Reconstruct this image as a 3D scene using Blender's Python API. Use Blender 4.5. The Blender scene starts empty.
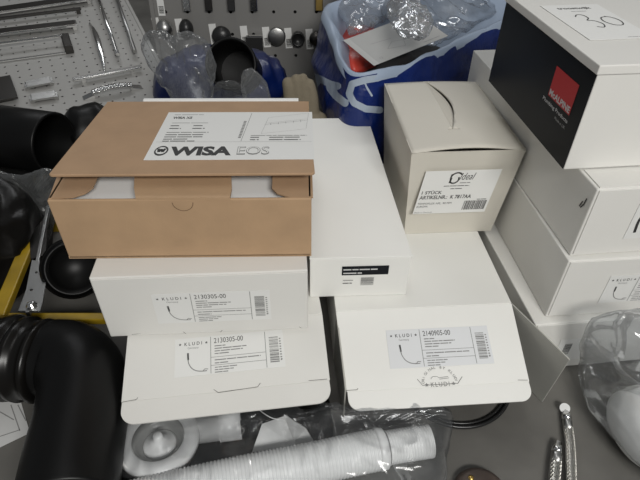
import bpy, bmesh, math, random
from mathutils import Vector, Matrix, noise
random.seed(7)
SC = bpy.context.scene
COL = SC.collection
PI = math.pi
V = Vector

# ------------------------------------------------------------------ camera
F_PX, TH, ROLL, CAMH = 532.2, math.radians(40.1588), math.radians(0.9031), 0.70
_c, _s = math.cos(TH), math.sin(TH)
_R, _U, FW = V((1, 0, 0)), V((0, _s, _c)), V((0, _c, -_s))
CR = math.cos(ROLL) * _R + math.sin(ROLL) * _U
CU = -math.sin(ROLL) * _R + math.cos(ROLL) * _U
CAM = V((0, 0, CAMH))
cd = bpy.data.cameras.new('camera')
cd.sensor_width = 36
cd.lens = F_PX / 640 * 36
cd.clip_start = 0.02
camo = bpy.data.objects.new('camera', cd)
COL.objects.link(camo)
camo.matrix_world = Matrix(((CR.x, CU.x, -FW.x, 0), (CR.y, CU.y, -FW.y, 0), (CR.z, CU.z, -FW.z, CAMH), (0, 0, 0, 1)))
SC.camera = camo


def ray(u, v):
    return FW + CR * ((u - 320) / F_PX) - CU * ((v - 240) / F_PX)


def U(u, v, z=None, y=None):
    """where a measured picture point lies at height z or distance y in the room"""
    d = ray(u, v)
    t = (z - CAMH) / d.z if z is not None else y / d.y
    return CAM + d * t


def onplane(M, u, v):
    n = M.to_3x3() @ V((0, 0, 1))
    o = M.translation
    d = ray(u, v)
    p = CAM + d * ((o - CAM).dot(n) / d.dot(n))
    return M.inverted() @ p


# ------------------------------------------------------------------ materials
def mat(name, col, rough=0.5, metal=0.0, bump=0.0, bscale=60, var=0.0, vscale=8, spec=0.5, col2=None, stretch=None, bdist=0.002):
    m = bpy.data.materials.new(name)
    m.use_nodes = True
    nt = m.node_tree
    b = nt.nodes['Principled BSDF']
    b.inputs['Base Color'].default_value = (*col, 1)
    b.inputs['Roughness'].default_value = rough
    b.inputs['Metallic'].default_value = metal
    b.inputs['Specular IOR Level'].default_value = spec
    tc = nt.nodes.new('ShaderNodeTexCoord')
    mp = nt.nodes.new('ShaderNodeMapping')
    nt.links.new(tc.outputs['Object'], mp.inputs['Vector'])
    if stretch:
        mp.inputs['Scale'].default_value = stretch
    if var > 0:
        n = nt.nodes.new('ShaderNodeTexNoise')
        n.inputs['Scale'].default_value = vscale
        n.inputs['Detail'].default_value = 6
        r = nt.nodes.new('ShaderNodeMix')
        r.data_type = 'RGBA'
        c2 = col2 or tuple(c * (1 - var) for c in col)
        r.inputs['A'].default_value = (*col, 1)
        r.inputs['B'].default_value = (*c2, 1)
        mr = nt.nodes.new('ShaderNodeMapRange')
        mr.inputs['From Min'].default_value = 0.35
        mr.inputs['From Max'].default_value = 0.7
        nt.links.new(mp.outputs['Vector'], n.inputs['Vector'])
        nt.links.new(n.outputs['Fac'], mr.inputs['Value'])
        nt.links.new(mr.outputs['Result'], r.inputs['Factor'])
        nt.links.new(r.outputs['Result'], b.inputs['Base Color'])
    if bump > 0:
        n2 = nt.nodes.new('ShaderNodeTexNoise')
        n2.inputs['Scale'].default_value = bscale
        n2.inputs['Detail'].default_value = 4
        bp = nt.nodes.new('ShaderNodeBump')
        bp.inputs['Strength'].default_value = bump
        bp.inputs['Distance'].default_value = bdist
        nt.links.new(mp.outputs['Vector'], n2.inputs['Vector'])
        nt.links.new(n2.outputs['Fac'], bp.inputs['Height'])
        nt.links.new(bp.outputs['Normal'], b.inputs['Normal'])
    return m


def clear_mat(name, tint=(0.93, 0.94, 0.95), haze=0.10, gloss=0.10, rough=0.12, hazecol=(0.8, 0.82, 0.84), pleat=1.0):
    """thin clear plastic film"""
    m = bpy.data.materials.new(name)
    m.use_nodes = True
    nt = m.node_tree
    for n in list(nt.nodes):
        nt.nodes.remove(n)
    out = nt.nodes.new('ShaderNodeOutputMaterial')
    tr = nt.nodes.new('ShaderNodeBsdfTransparent')
    tr.inputs['Color'].default_value = (*tint, 1)
    df = nt.nodes.new('ShaderNodeBsdfDiffuse')
    df.inputs['Color'].default_value = (*hazecol, 1)
    gl = nt.nodes.new('ShaderNodeBsdfGlossy')
    gl.inputs['Roughness'].default_value = rough
    lw = nt.nodes.new('ShaderNodeLayerWeight')
    lw.inputs['Blend'].default_value = 0.3
    hz = nt.nodes.new('ShaderNodeMath')
    hz.operation = 'MULTIPLY_ADD'
    hz.inputs[1].default_value = haze * 1.5
    hz.inputs[2].default_value = haze * 0.6
    gz = nt.nodes.new('ShaderNodeMath')
    gz.operation = 'MULTIPLY_ADD'
    gz.inputs[1].default_value = 0.55
    gz.inputs[2].default_value = gloss
    nt.links.new(lw.outputs['Facing'], hz.inputs[0])
    nt.links.new(lw.outputs['Fresnel'], gz.inputs[0])
    # fine pleats of the film
    tc = nt.nodes.new('ShaderNodeTexCoord')
    mp = nt.nodes.new('ShaderNodeMapping')
    mp.inputs['Rotation'].default_value = (0.3, 0.2, 0.7)
    mp.inputs['Scale'].default_value = (26, 9, 16)
    no = nt.nodes.new('ShaderNodeTexNoise')
    no.noise_type = 'RIDGED_MULTIFRACTAL'
    no.inputs['Scale'].default_value = pleat
    no.inputs['Detail'].default_value = 3
    no.inputs['Distortion'].default_value = 0.9
    bp = nt.nodes.new('ShaderNodeBump')
    bp.inputs['Strength'].default_value = 0.8
    bp.inputs['Distance'].default_value = 0.006
    nt.links.new(tc.outputs['Object'], mp.inputs['Vector'])
    nt.links.new(mp.outputs['Vector'], no.inputs['Vector'])
    nt.links.new(no.outputs['Fac'], bp.inputs['Height'])
    for nd in (gl, df, lw):
        nt.links.new(bp.outputs['Normal'], nd.inputs['Normal'])
    m1 = nt.nodes.new('ShaderNodeMixShader')
    m2 = nt.nodes.new('ShaderNodeMixShader')
    nt.links.new(hz.outputs[0], m1.inputs[0])
    nt.links.new(tr.outputs[0], m1.inputs[1])
    nt.links.new(df.outputs[0], m1.inputs[2])
    nt.links.new(gz.outputs[0], m2.inputs[0])
    nt.links.new(m1.outputs[0], m2.inputs[1])
    nt.links.new(gl.outputs[0], m2.inputs[2])
    nt.links.new(m2.outputs[0], out.inputs[0])
    return m


M = dict(
    white=mat('white_cardboard', (0.73, 0.72, 0.685), 0.55, var=0.05, vscale=5, bump=0.12, bscale=140, bdist=0.0008),
    white2=mat('bright_white_cardboard', (0.80, 0.795, 0.76), 0.5, var=0.04, vscale=5, bump=0.1, bscale=120, bdist=0.0008),
    cream=mat('cream_cardboard', (0.62, 0.59, 0.52), 0.6, var=0.06, vscale=6, bump=0.15, bscale=140, bdist=0.0008),
    grey=mat('grey_inner_board', (0.40, 0.395, 0.36), 0.7, var=0.06, vscale=30, bump=0.15, bscale=200, bdist=0.0006),
    kraft=mat('kraft_cardboard', (0.455, 0.30, 0.175), 0.75, var=0.12, vscale=22, bump=0.25, bscale=180, stretch=(1, 1, 1), bdist=0.0008),
    kraft2=mat('kraft_lid', (0.405, 0.262, 0.155), 0.75, var=0.10, vscale=22, bump=0.25, bscale=180, bdist=0.0008),
    kraftcut=mat('kraft_cut_edge', (0.16, 0.10, 0.055), 0.9),
    blackprint=mat('black_printed_board', (0.006, 0.007, 0.009), 0.35, var=0.3, vscale=9, col2=(0.008, 0.010, 0.014), spec=0.12),
    paper=mat('label_paper', (0.74, 0.74, 0.72), 0.5),
    paperg=mat('label_paper_grey', (0.69, 0.70, 0.71), 0.4),
    paperw=mat('sheet_paper', (0.78, 0.78, 0.76), 0.6),
    ink=mat('ink', (0.03, 0.03, 0.03), 0.6),
    inkg=mat('grey_ink', (0.22, 0.22, 0.215), 0.6),
    inkl=mat('light_ink', (0.42, 0.42, 0.41), 0.6),
    red=mat('red_print', (0.50, 0.015, 0.02), 0.5),
    silver=mat('silver_print', (0.6, 0.6, 0.6), 0.5),
    slit=mat('cut_slit', (0.06, 0.055, 0.05), 0.9),
    chrome=mat('chrome', (0.78, 0.78, 0.77), 0.16, 1.0),
    steel=mat('brushed_steel', (0.45, 0.45, 0.44), 0.35, 1.0, bump=0.1, bscale=200),
    darkmetal=mat('dark_gunmetal', (0.10, 0.095, 0.09), 0.3, 1.0),
    blackm=mat('matt_black_metal', (0.02, 0.02, 0.02), 0.35),
    board1=mat('perforated_pale_steel', (0.36, 0.355, 0.34), 0.5, 0.1, var=0.08, vscale=4),
    board2=mat('perforated_grey_steel', (0.235, 0.23, 0.22), 0.5, 0.1, var=0.08, vscale=4),
    dark=mat('dark_backing', (0.02, 0.02, 0.02), 0.9),
    blackp=mat('black_pvc', (0.004, 0.004, 0.004), 0.4, bump=0.05, bscale=60, spec=0.22),
    blackr=mat('black_rubber', (0.005, 0.0045, 0.004), 0.3, bump=0.05, bscale=40, spec=0.3),
    whitep=mat('white_pvc', (0.78, 0.78, 0.77), 0.35),
    dishgrey=mat('grey_dish', (0.33, 0.33, 0.32), 0.3),
    yellow=mat('yellow_paint', (0.34, 0.22, 0.01), 0.4, var=0.35, vscale=18),
    blue=mat('blue_plastic', (0.002, 0.010, 0.075), 0.3, bump=0.2, bscale=20, bdist=0.004),
    bluel=mat('blue_carrier_film', (0.008, 0.04, 0.30), 0.32, bump=0.3, bscale=18, bdist=0.004),
    bagwhite=mat('white_carrier_print', (0.48, 0.55, 0.66), 0.4),
    baginner=mat('pale_blue_lining', (0.33, 0.40, 0.51), 0.35, bump=0.3, bscale=18, bdist=0.004),
    redp=mat('red_plastic', (0.55, 0.06, 0.04), 0.35),
    beige=mat('beige_knit', (0.20, 0.17, 0.12), 0.85, bump=0.4, bscale=300),
    floor=mat('concrete', (0.135, 0.13, 0.118), 0.65, var=0.35, vscale=7, bump=0.25, bscale=30, col2=(0.082, 0.078, 0.071)),
    wall=mat('grey_wall', (0.16, 0.155, 0.15), 0.8, var=0.1),
    brass=mat('brass', (0.55, 0.38, 0.12), 0.35, 1.0),
    brown=mat('brown_rust', (0.07, 0.05, 0.04), 0.6, var=0.4, vscale=40),
    braid=mat('braided_steel', (0.5, 0.49, 0.46), 0.35, 1.0),
    cable=mat('black_cable', (0.012, 0.012, 0.012), 0.3),
    clear=clear_mat('clear_film', haze=0.035, gloss=0.02, rough=0.15),
    clear2=clear_mat('clear_film_milky', haze=0.085, gloss=0.05, rough=0.16),
    clear3=clear_mat('clear_film_wrinkled', haze=0.05, gloss=0.06, rough=0.13),
    cleard=clear_mat('clear_film_thin', haze=0.09, gloss=0.06, rough=0.18, hazecol=(0.6, 0.62, 0.62)),
    leaflet=mat('grey_leaflet', (0.33, 0.33, 0.32), 0.4),
    printed=mat('printed_leaflet', (0.55, 0.55, 0.54), 0.5),
)


# ------------------------------------------------------------------ objects
def obj(name, bm, mats, parent=None, mw=None, smooth=False):
    me = bpy.data.meshes.new(name)
    bmesh.ops.recalc_face_normals(bm, faces=bm.faces)
    bm.to_mesh(me)
    bm.free()
    if not isinstance(mats, (list, tuple)):
        mats = [mats]
    for m_ in mats:
        me.materials.append(m_)
    if smooth:
        for p in me.polygons:
            p.use_smooth = True
    o = bpy.data.objects.new(name, me)
    COL.objects.link(o)
    if parent is not None:
        o.parent = parent
    if mw is not None:
        o.matrix_basis = mw
    return o


def tag(o, label, cat, group=None, kind=None):
    if label:
        o['label'] = label
    if cat:
        o['category'] = cat
    if group:
        o['group'] = group
    if kind:
        o['kind'] = kind
    return o


def thing(name, label, cat, loc=(0, 0, 0), rz=0, group=None, mw=None):
    o = bpy.data.objects.new(name, None)
    o.empty_display_size = 0.02
    COL.objects.link(o)
    if mw is not None:
        o.matrix_world = mw
    else:
        o.matrix_world = Matrix.Translation(V(loc)) @ Matrix.Rotation(rz, 4, 'Z')
    return tag(o, label, cat, group)


def frame(o, x, y):
    """matrix with origin o, x axis x, y axis y (orthonormalised)"""
    x = V(x).normalized()
    z = x.cross(V(y)).normalized()
    y = z.cross(x)
    return Matrix(((x.x, y.x, z.x, o[0]), (x.y, y.y, z.y, o[1]), (x.z, y.z, z.z, o[2]), (0, 0, 0, 1)))


def hexa(bm, c8, mi=0, bevel=0.0, seg=2):
    """c8: 4 bottom then 4 top corners, counter-clockwise"""
    vs = [bm.verts.new(c) for c in c8]
    fs = []
    for f in ((3, 2, 1, 0), (4, 5, 6, 7), (0, 1, 5, 4), (1, 2, 6, 5), (2, 3, 7, 6), (3, 0, 4, 7)):
        fc = bm.faces.new([vs[i] for i in f])
        fc.material_index = mi
        fs.append(fc)
    if bevel > 0:
        es = set(e for f in fs for e in f.edges)
        bmesh.ops.bevel(bm, geom=list(es), offset=bevel, segments=seg, profile=0.5, affect='EDGES')
    return bm


def box(bm, x0, y0, z0, x1, y1, z1, mi=0, bevel=0.0, m=None, seg=2):
    c = [(x0, y0, z0), (x1, y0, z0), (x1, y1, z0), (x0, y1, z0), (x0, y0, z1), (x1, y0, z1), (x1, y1, z1), (x0, y1, z1)]
    if m is not None:
        c = [m @ V(p) for p in c]
    return hexa(bm, c, mi, bevel, seg)


def prism(bm, pts, z0, z1, m=None, mi=0):
    m = m or Matrix()
    a = [bm.verts.new(m @ V((p[0], p[1], z0))) for p in pts]
    b = [bm.verts.new(m @ V((p[0], p[1], z1))) for p in pts]
    n = len(pts)
    for f in ([bm.faces.new(a[::-1])], [bm.faces.new(b)]):
        f[0].material_index = mi
    for i in range(n):
        j = (i + 1) % n
        f = bm.faces.new((a[i], a[j], b[j], b[i]))
        f.material_index = mi
    return bm


def frames_along(pts):
    pts = [V(p) for p in pts]
    n = len(pts)
    ts = []
    for i in range(n):
        a, b = pts[max(i - 1, 0)], pts[min(i + 1, n - 1)]
        ts.append((b - a).normalized())
    ref = V((0, 0, 1)) if abs(ts[0].z) < 0.9 else V((1, 0, 0))
    x = ts[0].cross(ref).normalized()
    out = []
    for t in ts:
        x = (x - t * x.dot(t)).normalized()
        out.append((x.copy(), t.cross(x).normalized()))
    return pts, out


def tube(bm, pts, r, seg=12, cap=True, mi=0, flat=1.0):
    pts, fr = frames_along(pts)
    rs = r if isinstance(r, (list, tuple)) else [r] * len(pts)
    rings = []
    for p, (x, y), rr in zip(pts, fr, rs):
        rings.append([bm.verts.new(p + (x * math.cos(2 * PI * k / seg) + y * math.sin(2 * PI * k / seg) * flat) * rr) for k in range(seg)])
    for a, b in zip(rings, rings[1:]):
        for k in range(seg):
            f = bm.faces.new((a[k], a[(k + 1) % seg], b[(k + 1) % seg], b[k]))
            f.material_index = mi
            f.smooth = True
    if cap:
        for rg, s in ((rings[0], -1), (rings[-1], 1)):
            f = bm.faces.new(rg[::s])
            f.material_index = mi
    return bm


def lathe(bm, prof, m=None, seg=40, mi=0):
    """prof: list of (r, z); open profile unless ends have r=0"""
    m = m or Matrix()
    rings = []
    for r, z in prof:
        if r < 1e-6:
            rings.append([bm.verts.new(m @ V((0, 0, z)))])
        else:
            rings.append([bm.verts.new(m @ V((r * math.cos(2 * PI * k / seg), r * math.sin(2 * PI * k / seg), z))) for k in range(seg)])
    for a, b in zip(rings, rings[1:]):
        for k in range(seg):
            j = (k + 1) % seg
            if len(a) == 1 and len(b) == 1:
                continue
            if len(a) == 1:
                f = bm.faces.new((a[0], b[k], b[j]))
            elif len(b) == 1:
                f = bm.faces.new((a[k], a[j], b[0]))
            else:
                f = bm.faces.new((a[k], a[j], b[j], b[k]))
            f.material_index = mi
            f.smooth = True
    return bm


def spline(pts, n=8, closed=False):
    pts = [V(p) for p in pts]
    N = len(pts)
    out = []
    rng = range(N) if closed else range(N - 1)
    for i in rng:
        g = lambda k: pts[k % N] if closed else pts[min(max(k, 0), N - 1)]
        p0, p1, p2, p3 = g(i - 1), g(i), g(i + 1), g(i + 2)
        for k in range(n):
            t = k / n
            out.append(0.5 * ((2 * p1) + (p2 - p0) * t + (2 * p0 - 5 * p1 + 4 * p2 - p3) * t * t + (3 * p1 - p0 - 3 * p2 + p3) * t ** 3))
    if not closed:
        out.append(pts[-1])
    return out


def ridge(p, f, seed):
    q = V(p) * f + V((seed * 7.3, seed * 3.1, seed * 1.7))
    w = V((noise.noise(q * 0.7), noise.noise(q * 0.7 + V((9, 3, 1))), noise.noise(q * 0.7 + V((2, 8, 5))))) * 0.9
    return 1 - 2.4 * abs(noise.noise(q + w))


def crumple(p, f, seed):
    q = V((p[0] * 1.4 + p[1] * 0.5, p[1] * 0.6 - p[0] * 0.3, p[2] * 1.0))
    return 0.75 * ridge(q, f * 0.8, seed) + 0.22 * ridge(q, f * 1.9, seed + 3) + 0.05 * ridge(q, f * 4.3, seed + 5)


def blob(name, mats, c, rad, rot=0, seed=1, amp=0.01, f=14, zmin=0.001, sub=5, parent=None, power=1.0):
    bm = bmesh.new()
    bmesh.ops.create_icosphere(bm, subdivisions=sub, radius=1)
    Rm = Matrix.Rotation(rot, 3, 'Z') if not isinstance(rot, Matrix) else rot
    for v in bm.verts:
        n = v.co.normalized()
        q = V([math.copysign(abs(a) ** power, a) for a in n])
        p = Rm @ V((q.x * rad[0], q.y * rad[1], q.z * rad[2]))
        w = V(c) + p + (Rm @ n) * amp * crumple(V(c) + p, f, seed)
        w.z = max(w.z, zmin)
        v.co = w
    return obj(name, bm, mats, parent, smooth=True)


def pouch(name, m_, outline, T, seed, amp=0.008, f=22, nrm=None, rings=22, nper=14, zmin=0.002, parent=None, lift=0.5, front=1.0, back=1.0):
    """closed film bag from its outline: two crumpled sheets meeting at a sealed edge"""
    ol = spline(outline, nper, closed=True)
    c = sum(ol, V((0, 0, 0))) / len(ol)
    if nrm is None:
        nrm = V((0, 0, 0))
        for i in range(len(ol)):
            nrm += (ol[i] - c).cross(ol[(i + 1) % len(ol)] - c)
        nrm.normalize()
        if nrm.z < 0:
            nrm = -nrm
    nrm = V(nrm).normalized()
    bm = bmesh.new()
    N = len(ol)
    edge = None
    ol = [p + nrm * 0.25 * amp * crumple(p, f, seed) + (p - c).normalized() * 0.6 * amp * crumple(p, f * .8, seed + 9) for p in ol]
    sheets = []
    edge = [bm.verts.new(V((p.x, p.y, max(p.z, zmin)))) for p in ol]
    for sgn, k_ in ((1, front), (-1, back)):
        cen = None
        rs = []
        for r in range(rings):
            t = r / rings
            hgt = T * k_ * math.sqrt(max(0, 1 - t * t)) ** 0.8
            ring = []
            for p in (ol if r else [c]):
                q = c + (p - c) * t
                q = q + nrm * sgn * (hgt + amp * crumple(q, f, seed + (0 if sgn > 0 else 20)) * min(1, (1 - t) * 5))
                q.z = max(q.z, zmin)
                ring.append(bm.verts.new(q))
            rs.append(ring)
        rs.append(edge)
        for a, b in zip(rs, rs[1:]):
            for k in range(N):
                j = (k + 1) % N
                f_ = bm.faces.new((a[0], b[k], b[j])) if len(a) == 1 else bm.faces.new((a[k], b[k], b[j], a[j]))
                f_.smooth = True
    return obj(name, bm, m_, parent)


# ------------------------------------------------------------------ print on labels
_tc = {}


def text_mesh(s, shear=0.0, bold=0.0, space=1.0):
    key = (s, shear, bold, space)
    if key not in _tc:
        cu = bpy.data.curves.new('lettering', 'FONT')
        cu.body = s
        cu.size = 1
        cu.shear = shear
        cu.offset = bold
        cu.space_character = space
        cu.resolution_u = 3
        to = bpy.data.objects.new('lettering', cu)
        COL.objects.link(to)
        bpy.context.view_layer.update()
        dg = bpy.context.evaluated_depsgraph_get()
        me = to.evaluated_get(dg).to_mesh()
        vs = [v.co.copy() for v in me.vertices]
        fs = [tuple(p.vertices) for p in me.polygons]
        to.evaluated_get(dg).to_mesh_clear()
        bpy.data.objects.remove(to)
        bpy.data.curves.remove(cu)
        _tc[key] = (vs, fs)
    return _tc[key]


class Art:
    """a label drawn in its own plane: x right, y up, z out; units metres"""

    def __init__(self):
        self.bm = bmesh.new()
        self.mats = []

    def mi(self, m_):
        if m_ not in self.mats:
            self.mats.append(m_)
        return self.mats.index(m_)

    def sheet(self, x0, y0, x1, y1, m_='paper', t=0.0004, sh=0.0):
        prism(self.bm, [(x0, y0), (x1, y0), (x1 + sh, y1), (x0 + sh, y1)], 0.0001, t, mi=self.mi(m_))

    def poly(self, pts, m_='ink', z=0.0006):
        f = self.bm.faces.new([self.bm.verts.new((p[0], p[1], z)) for p in pts])
        f.material_index = self.mi(m_)

    def rect(self, x0, y0, x1, y1, m_='ink', z=0.0006):
        self.poly([(x0, y0), (x1, y0), (x1, y1), (x0, y1)], m_, z)

    def line(self, pts, w, m_='ink', z=0.0006):
        for a, b in zip(pts, pts[1:]):
            d = V((b[0] - a[0], b[1] - a[1]))
            if d.length < 1e-7:
                continue
            n = V((-d.y, d.x)).normalized() * w / 2
            self.poly([(a[0] + n.x, a[1] + n.y), (a[0] - n.x, a[1] - n.y), (b[0] - n.x, b[1] - n.y), (b[0] + n.x, b[1] + n.y)], m_, z)

    def text(self, s, x, y, h, m_='ink', w=None, shear=0, bold=0.0, rot=0.0, z=0.0006, space=1.0):
        vs, fs = text_mesh(s, shear, bold, space)
        if not vs:
            return
        x0, x1 = min(v.x for v in vs), max(v.x for v in vs)
        y0 = 0
        y1 = max(v.y for v in vs)
        sy = h / (y1 - y0)
        sx = (w / (x1 - x0)) if w else sy
        cr, sr = math.cos(rot), math.sin(rot)
        k = self.mi(m_)
        nv = []
        for v in vs:
            a, b = (v.x - x0) * sx, v.y * sy
            nv.append(self.bm.verts.new((x + a * cr - b * sr, y + a * sr + b * cr, z)))
        for f in fs:
            try:
                fc = self.bm.faces.new([nv[i] for i in f])
                fc.material_index = k
            except ValueError:
                pass

    def small(self, x, y, w, h, m_='inkg', seed=0):
        """a line of print too small to read: word-long strokes"""
        r = random.Random(seed)
        a = x
        while a < x + w:
            l = r.uniform(1.5, 6) * h
            l = min(l, x + w - a)
            self.rect(a, y, a + l, y + h * 0.5, m_)
            a += l + h * 0.35

    def bars(self, x, y, w, h, m_='ink', vertical=True, seed=3):
        """barcode; vertical=False: bars lie sideways"""
        r = random.Random(seed)
        L = w if vertical else h
        a = 0
        while a < L:
            t = r.choice((0.010, 0.02, 0.03, 0.045)) * L
            t = min(t, L - a)
            if vertical:
                self.rect(x + a, y, x + a + t, y + h, m_)
            else:
                self.rect(x, y + a, x + w, y + a + t, m_)
            a += t + r.choice((0.012, 0.02, 0.03)) * L

    def done(self, name, mw, parent=None, shear=None):
        bm = self.bm
        me = bpy.data.meshes.new(name)
        bm.to_mesh(me)
        bm.free()
        for m_ in self.mats:
            me.materials.append(M[m_])
        o = bpy.data.objects.new(name, me)
        COL.objects.link(o)
        if parent is not None:
            o.parent = parent
            o.matrix_basis = mw
        else:
            o.matrix_world = mw
        return o


def star(a, x, y, r, m_='ink'):
    a.poly([(x + (r if k % 2 == 0 else r * .42) * math.sin(k * PI / 5), y + (r if k % 2 == 0 else r * .42) * math.cos(k * PI / 5)) for k in range(10)], m_)


def kludi_label(number, w, h, paper='paper', seed=1):
    """hose label: maker and sketch | number and small print | barcode"""
    a = Art()
    a.sheet(0, 0, w, h, paper)
    x1, x2 = w * 0.325, w * 0.83
    for x in (x1, x2):
        a.line([(x, h * 0.02), (x, h * 0.98)], 0.0008, 'inkg')
    a.line([(x1, h * 0.43), (x2, h * 0.43)], 0.0006, 'inkg')
    a.line([(x1, h * 0.22), (x2, h * 0.22)], 0.0006, 'inkg')
    a.text('KLUDI', w * 0.085, h * 0.80, h * 0.085, 'ink', w=w * 0.16, bold=0.01, space=1.6)
    star(a, w * 0.045, h * 0.84, h * 0.038)
    star(a, w * 0.285, h * 0.84, h * 0.038)
    a.text('Germany', w * 0.115, h * 0.705, h * 0.05, 'inkg', w=w * 0.10)
    # sketched hose: grip, bow and end
    p = [(0.115, 0.60), (0.118, 0.48), (0.125, 0.34), (0.15, 0.21), (0.19, 0.13), (0.24, 0.10), (0.29, 0.10)]
    sp = spline([(q[0] * w, q[1] * h, 0) for q in p], 5)
    a.line([(q.x, q.y) for q in sp], 0.0012, 'inkg')
    a.line([(0.117 * w, 0.60 * h), (0.121 * w, 0.42 * h)], 0.0024, 'ink')
    a.line([(0.25 * w, 0.09 * h), (0.27 * w, 0.15 * h), (0.30 * w, 0.14 * h)], 0.0010, 'inkg')
    a.text(number, w * 0.355, h * 0.80, h * 0.135, 'ink', w=w * 0.27)
    for k, l in enumerate((0.10, 0.30, 0.26, 0.13)):
        a.small(w * 0.36, h * (0.71 - 0.068 * k), w * l, h * 0.05, 'inkg', seed + k)
    a.small(w * 0.36, h * 0.34, w * 0.42, h * 0.05, 'inkg', seed + 9)
    a.small(w * 0.36, h * 0.26, w * 0.12, h * 0.05, 'inkg', seed + 10)
    for k, l in enumerate((0.2, 0.17, 0.12)):
        a.small(w * 0.36, h * (0.15 - 0.062 * k), w * l, h * 0.045, 'inkg', seed + 20 + k)
    a.bars(w * 0.865, h * 0.14, w * 0.085, h * 0.68, 'inkg', vertical=False, seed=seed)
    a.small(w * 0.965, h * 0.2, w * 0.012, h * 0.05, 'inkg', 3)
    for k in range(9):
        a.rect(w * 0.96, h * (0.18 + 0.07 * k), w * 0.975, h * (0.21 + 0.07 * k), 'inkg')
    return a


# ------------------------------------------------------------------ setting
bm = bmesh.new()
box(bm, -3, -1.2, -0.05, 3.2, 3.0, 0)
tag(obj('floor', bm, M['floor']), 'dark grey concrete floor', 'floor', kind='structure')
bm = bmesh.new()
box(bm, -3, 2.9, 0, 3.2, 3.0, 2.4)
tag(obj('wall_back', bm, M['wall']), 'plain grey wall behind the display boards', 'wall', kind='structure')


# ------------------------------------------------------------------ boxes
def corners(w, d, h, tb=1.0, kb=1.0):
    def c(ix, iy, iz):
        sx = (tb if iy else 1) * (kb if iz == 0 else 1)
        sy = kb if iz == 0 else 1
        return V(((.5 + (ix - .5) * sx) * w, (.5 + (iy - .5) * sy) * d, iz * h))
    return [c(0, 0, 0), c(1, 0, 0), c(1, 1, 0), c(0, 1, 0), c(0, 0, 1), c(1, 0, 1), c(1, 1, 1), c(0, 1, 1)]


def closed_body(w, d, h, mname, parent, tb=1, kb=1, bevel=0.0016, name='body'):
    bm = bmesh.new()
    hexa(bm, corners(w, d, h, tb, kb), 0, bevel, 2)
    return obj(name, bm, M[mname], parent)


def open_front_body(w, d, h, mats, parent, t=0.003):
    bm = bmesh.new()
    box(bm, 0, 0, 0, w, d, t)
    box(bm, 0, 0, h - t, w, d, h, bevel=0.0008)
    box(bm, 0, 0.0005, t, t, d, h - t)
    box(bm, w - t, 0.0005, t, w, d, h - t)
    box(bm, t, d - t, t, w - t, d, h - t)
    return obj('body', bm, mats, parent)


def FRONT(x, z):  # plane of a front face in box space
    return frame((x, -0.0004, z), (1, 0, 0), (0, 0, 1))


def LEFT(y, z):
    return frame((-0.0004, y, z), (0, -1, 0), (0, 0, 1))


def px_rect(root, loc, pts):
    """bounding rectangle, in the plane loc of a thing, of measured picture points"""
    mw = root.matrix_world @ loc
    q = [onplane(mw, *p) for p in pts]
    return q


Z1 = 0.1142
Z2 = 0.2283


def panel_box(label, x, y, z, yaw, w, d, h, L, a, lo, ro, flap, flap_a, body_m='white', panel_m='white'):
    root = thing('cardboard_box', label, 'box', (x, y, z), yaw, group='white hose boxes')
    open_front_body(w, d, h, M[body_m], root)
    # lifted end panel, hinged on the top front edge
    P = frame((0, 0, h), (1, 0, 0), (0, math.sin(a), math.cos(a)))
    bm = bmesh.new()
    pts = [(0.0, -0.0005), (lo, -L), (w + ro, -L), (w, -0.0005)]
    prism(bm, pts, -0.0026, 0)
    bmesh.ops.bevel(bm, geom=list(bm.edges), offset=0.0006, segments=2, affect='EDGES')
    pan = obj('end_panel', bm, M[panel_m], root, P)
    # tuck flap with rounded outer corners and short locking slits
    Q = P @ Matrix.Translation((0, -L, 0)) @ Matrix.Rotation(-flap_a, 4, 'X')
    bm = bmesh.new()
    r = flap * 0.62
    x0, x1 = lo + 0.001, w + ro - 0.001
    pl = [(x0, 0)]
    for k in range(9):
        t = k / 8 * PI / 2
        pl.append((x0 + r - r * math.cos(t), -flap + r - r * math.sin(t)))
    for k in range(9):
        t = k / 8 * PI / 2
        pl.append((x1 - r + r * math.sin(t), -flap + r - r * math.cos(t)))
    pl.append((x1, 0))
    prism(bm, pl, -0.0026, -0.0002)
    fl = obj('tuck_flap', bm, M[panel_m], pan, P.inverted() @ Q)

    return root, pan, P


def crease(parent, mw, segs, m_='slit', w=0.0006, name='crease'):
    for s in segs:
        a = Art()
        a.line(s, w, m_, 0.0003)
        o = a.done(name.rstrip('s') if len(segs) > 1 else name, mw, parent)
    return o


# lower left box, end panel lifted
K1, K1p, P = panel_box('white hose box at bottom of the left pile, end panel lifted', -0.2685, 0.4868, 0, 0.1447, 0.2764, 0.34, Z1,
                       0.1005, 1.311, -0.001, -0.0026, 0.031, 0.12)
kl = kludi_label('2130305-00', 0.150, 0.056, seed=11)
kl.done('product_label', Matrix.Translation((0.066, -0.019 - 0.056, 0.0002)), K1p)
crease(K1p, Matrix.Translation((0, -0.1005, 0.0003)), [[(0.0, 0.0), (0.018, 0.0015), (0.02, 0.004)], [(0.118, 0.004), (0.124, -0.001), (0.176, 0.001), (0.180, 0.006)], [(0.245, 0.002), (0.27, 0.0015)]], name='lock_slits')
# dark interior side flaps
for sx, nm in ((0.0008, 'dust_flap'), (0.2756, 'dust_flap')):
    bm = bmesh.new()
    prism(bm, [(0, 0.004), (0.07, 0.012), (0.07, Z1 - 0.02), (0, Z1 - 0.004)], -0.001, 0.001)
    obj(nm, bm, M['grey'], K1, frame((sx if sx < .1 else sx, 0, 0), (0.08 if sx < .1 else -0.25, -0.55, 0) if sx < .1 else (-0.3, 0.5, 0), (0, 0, 1)))

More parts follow.
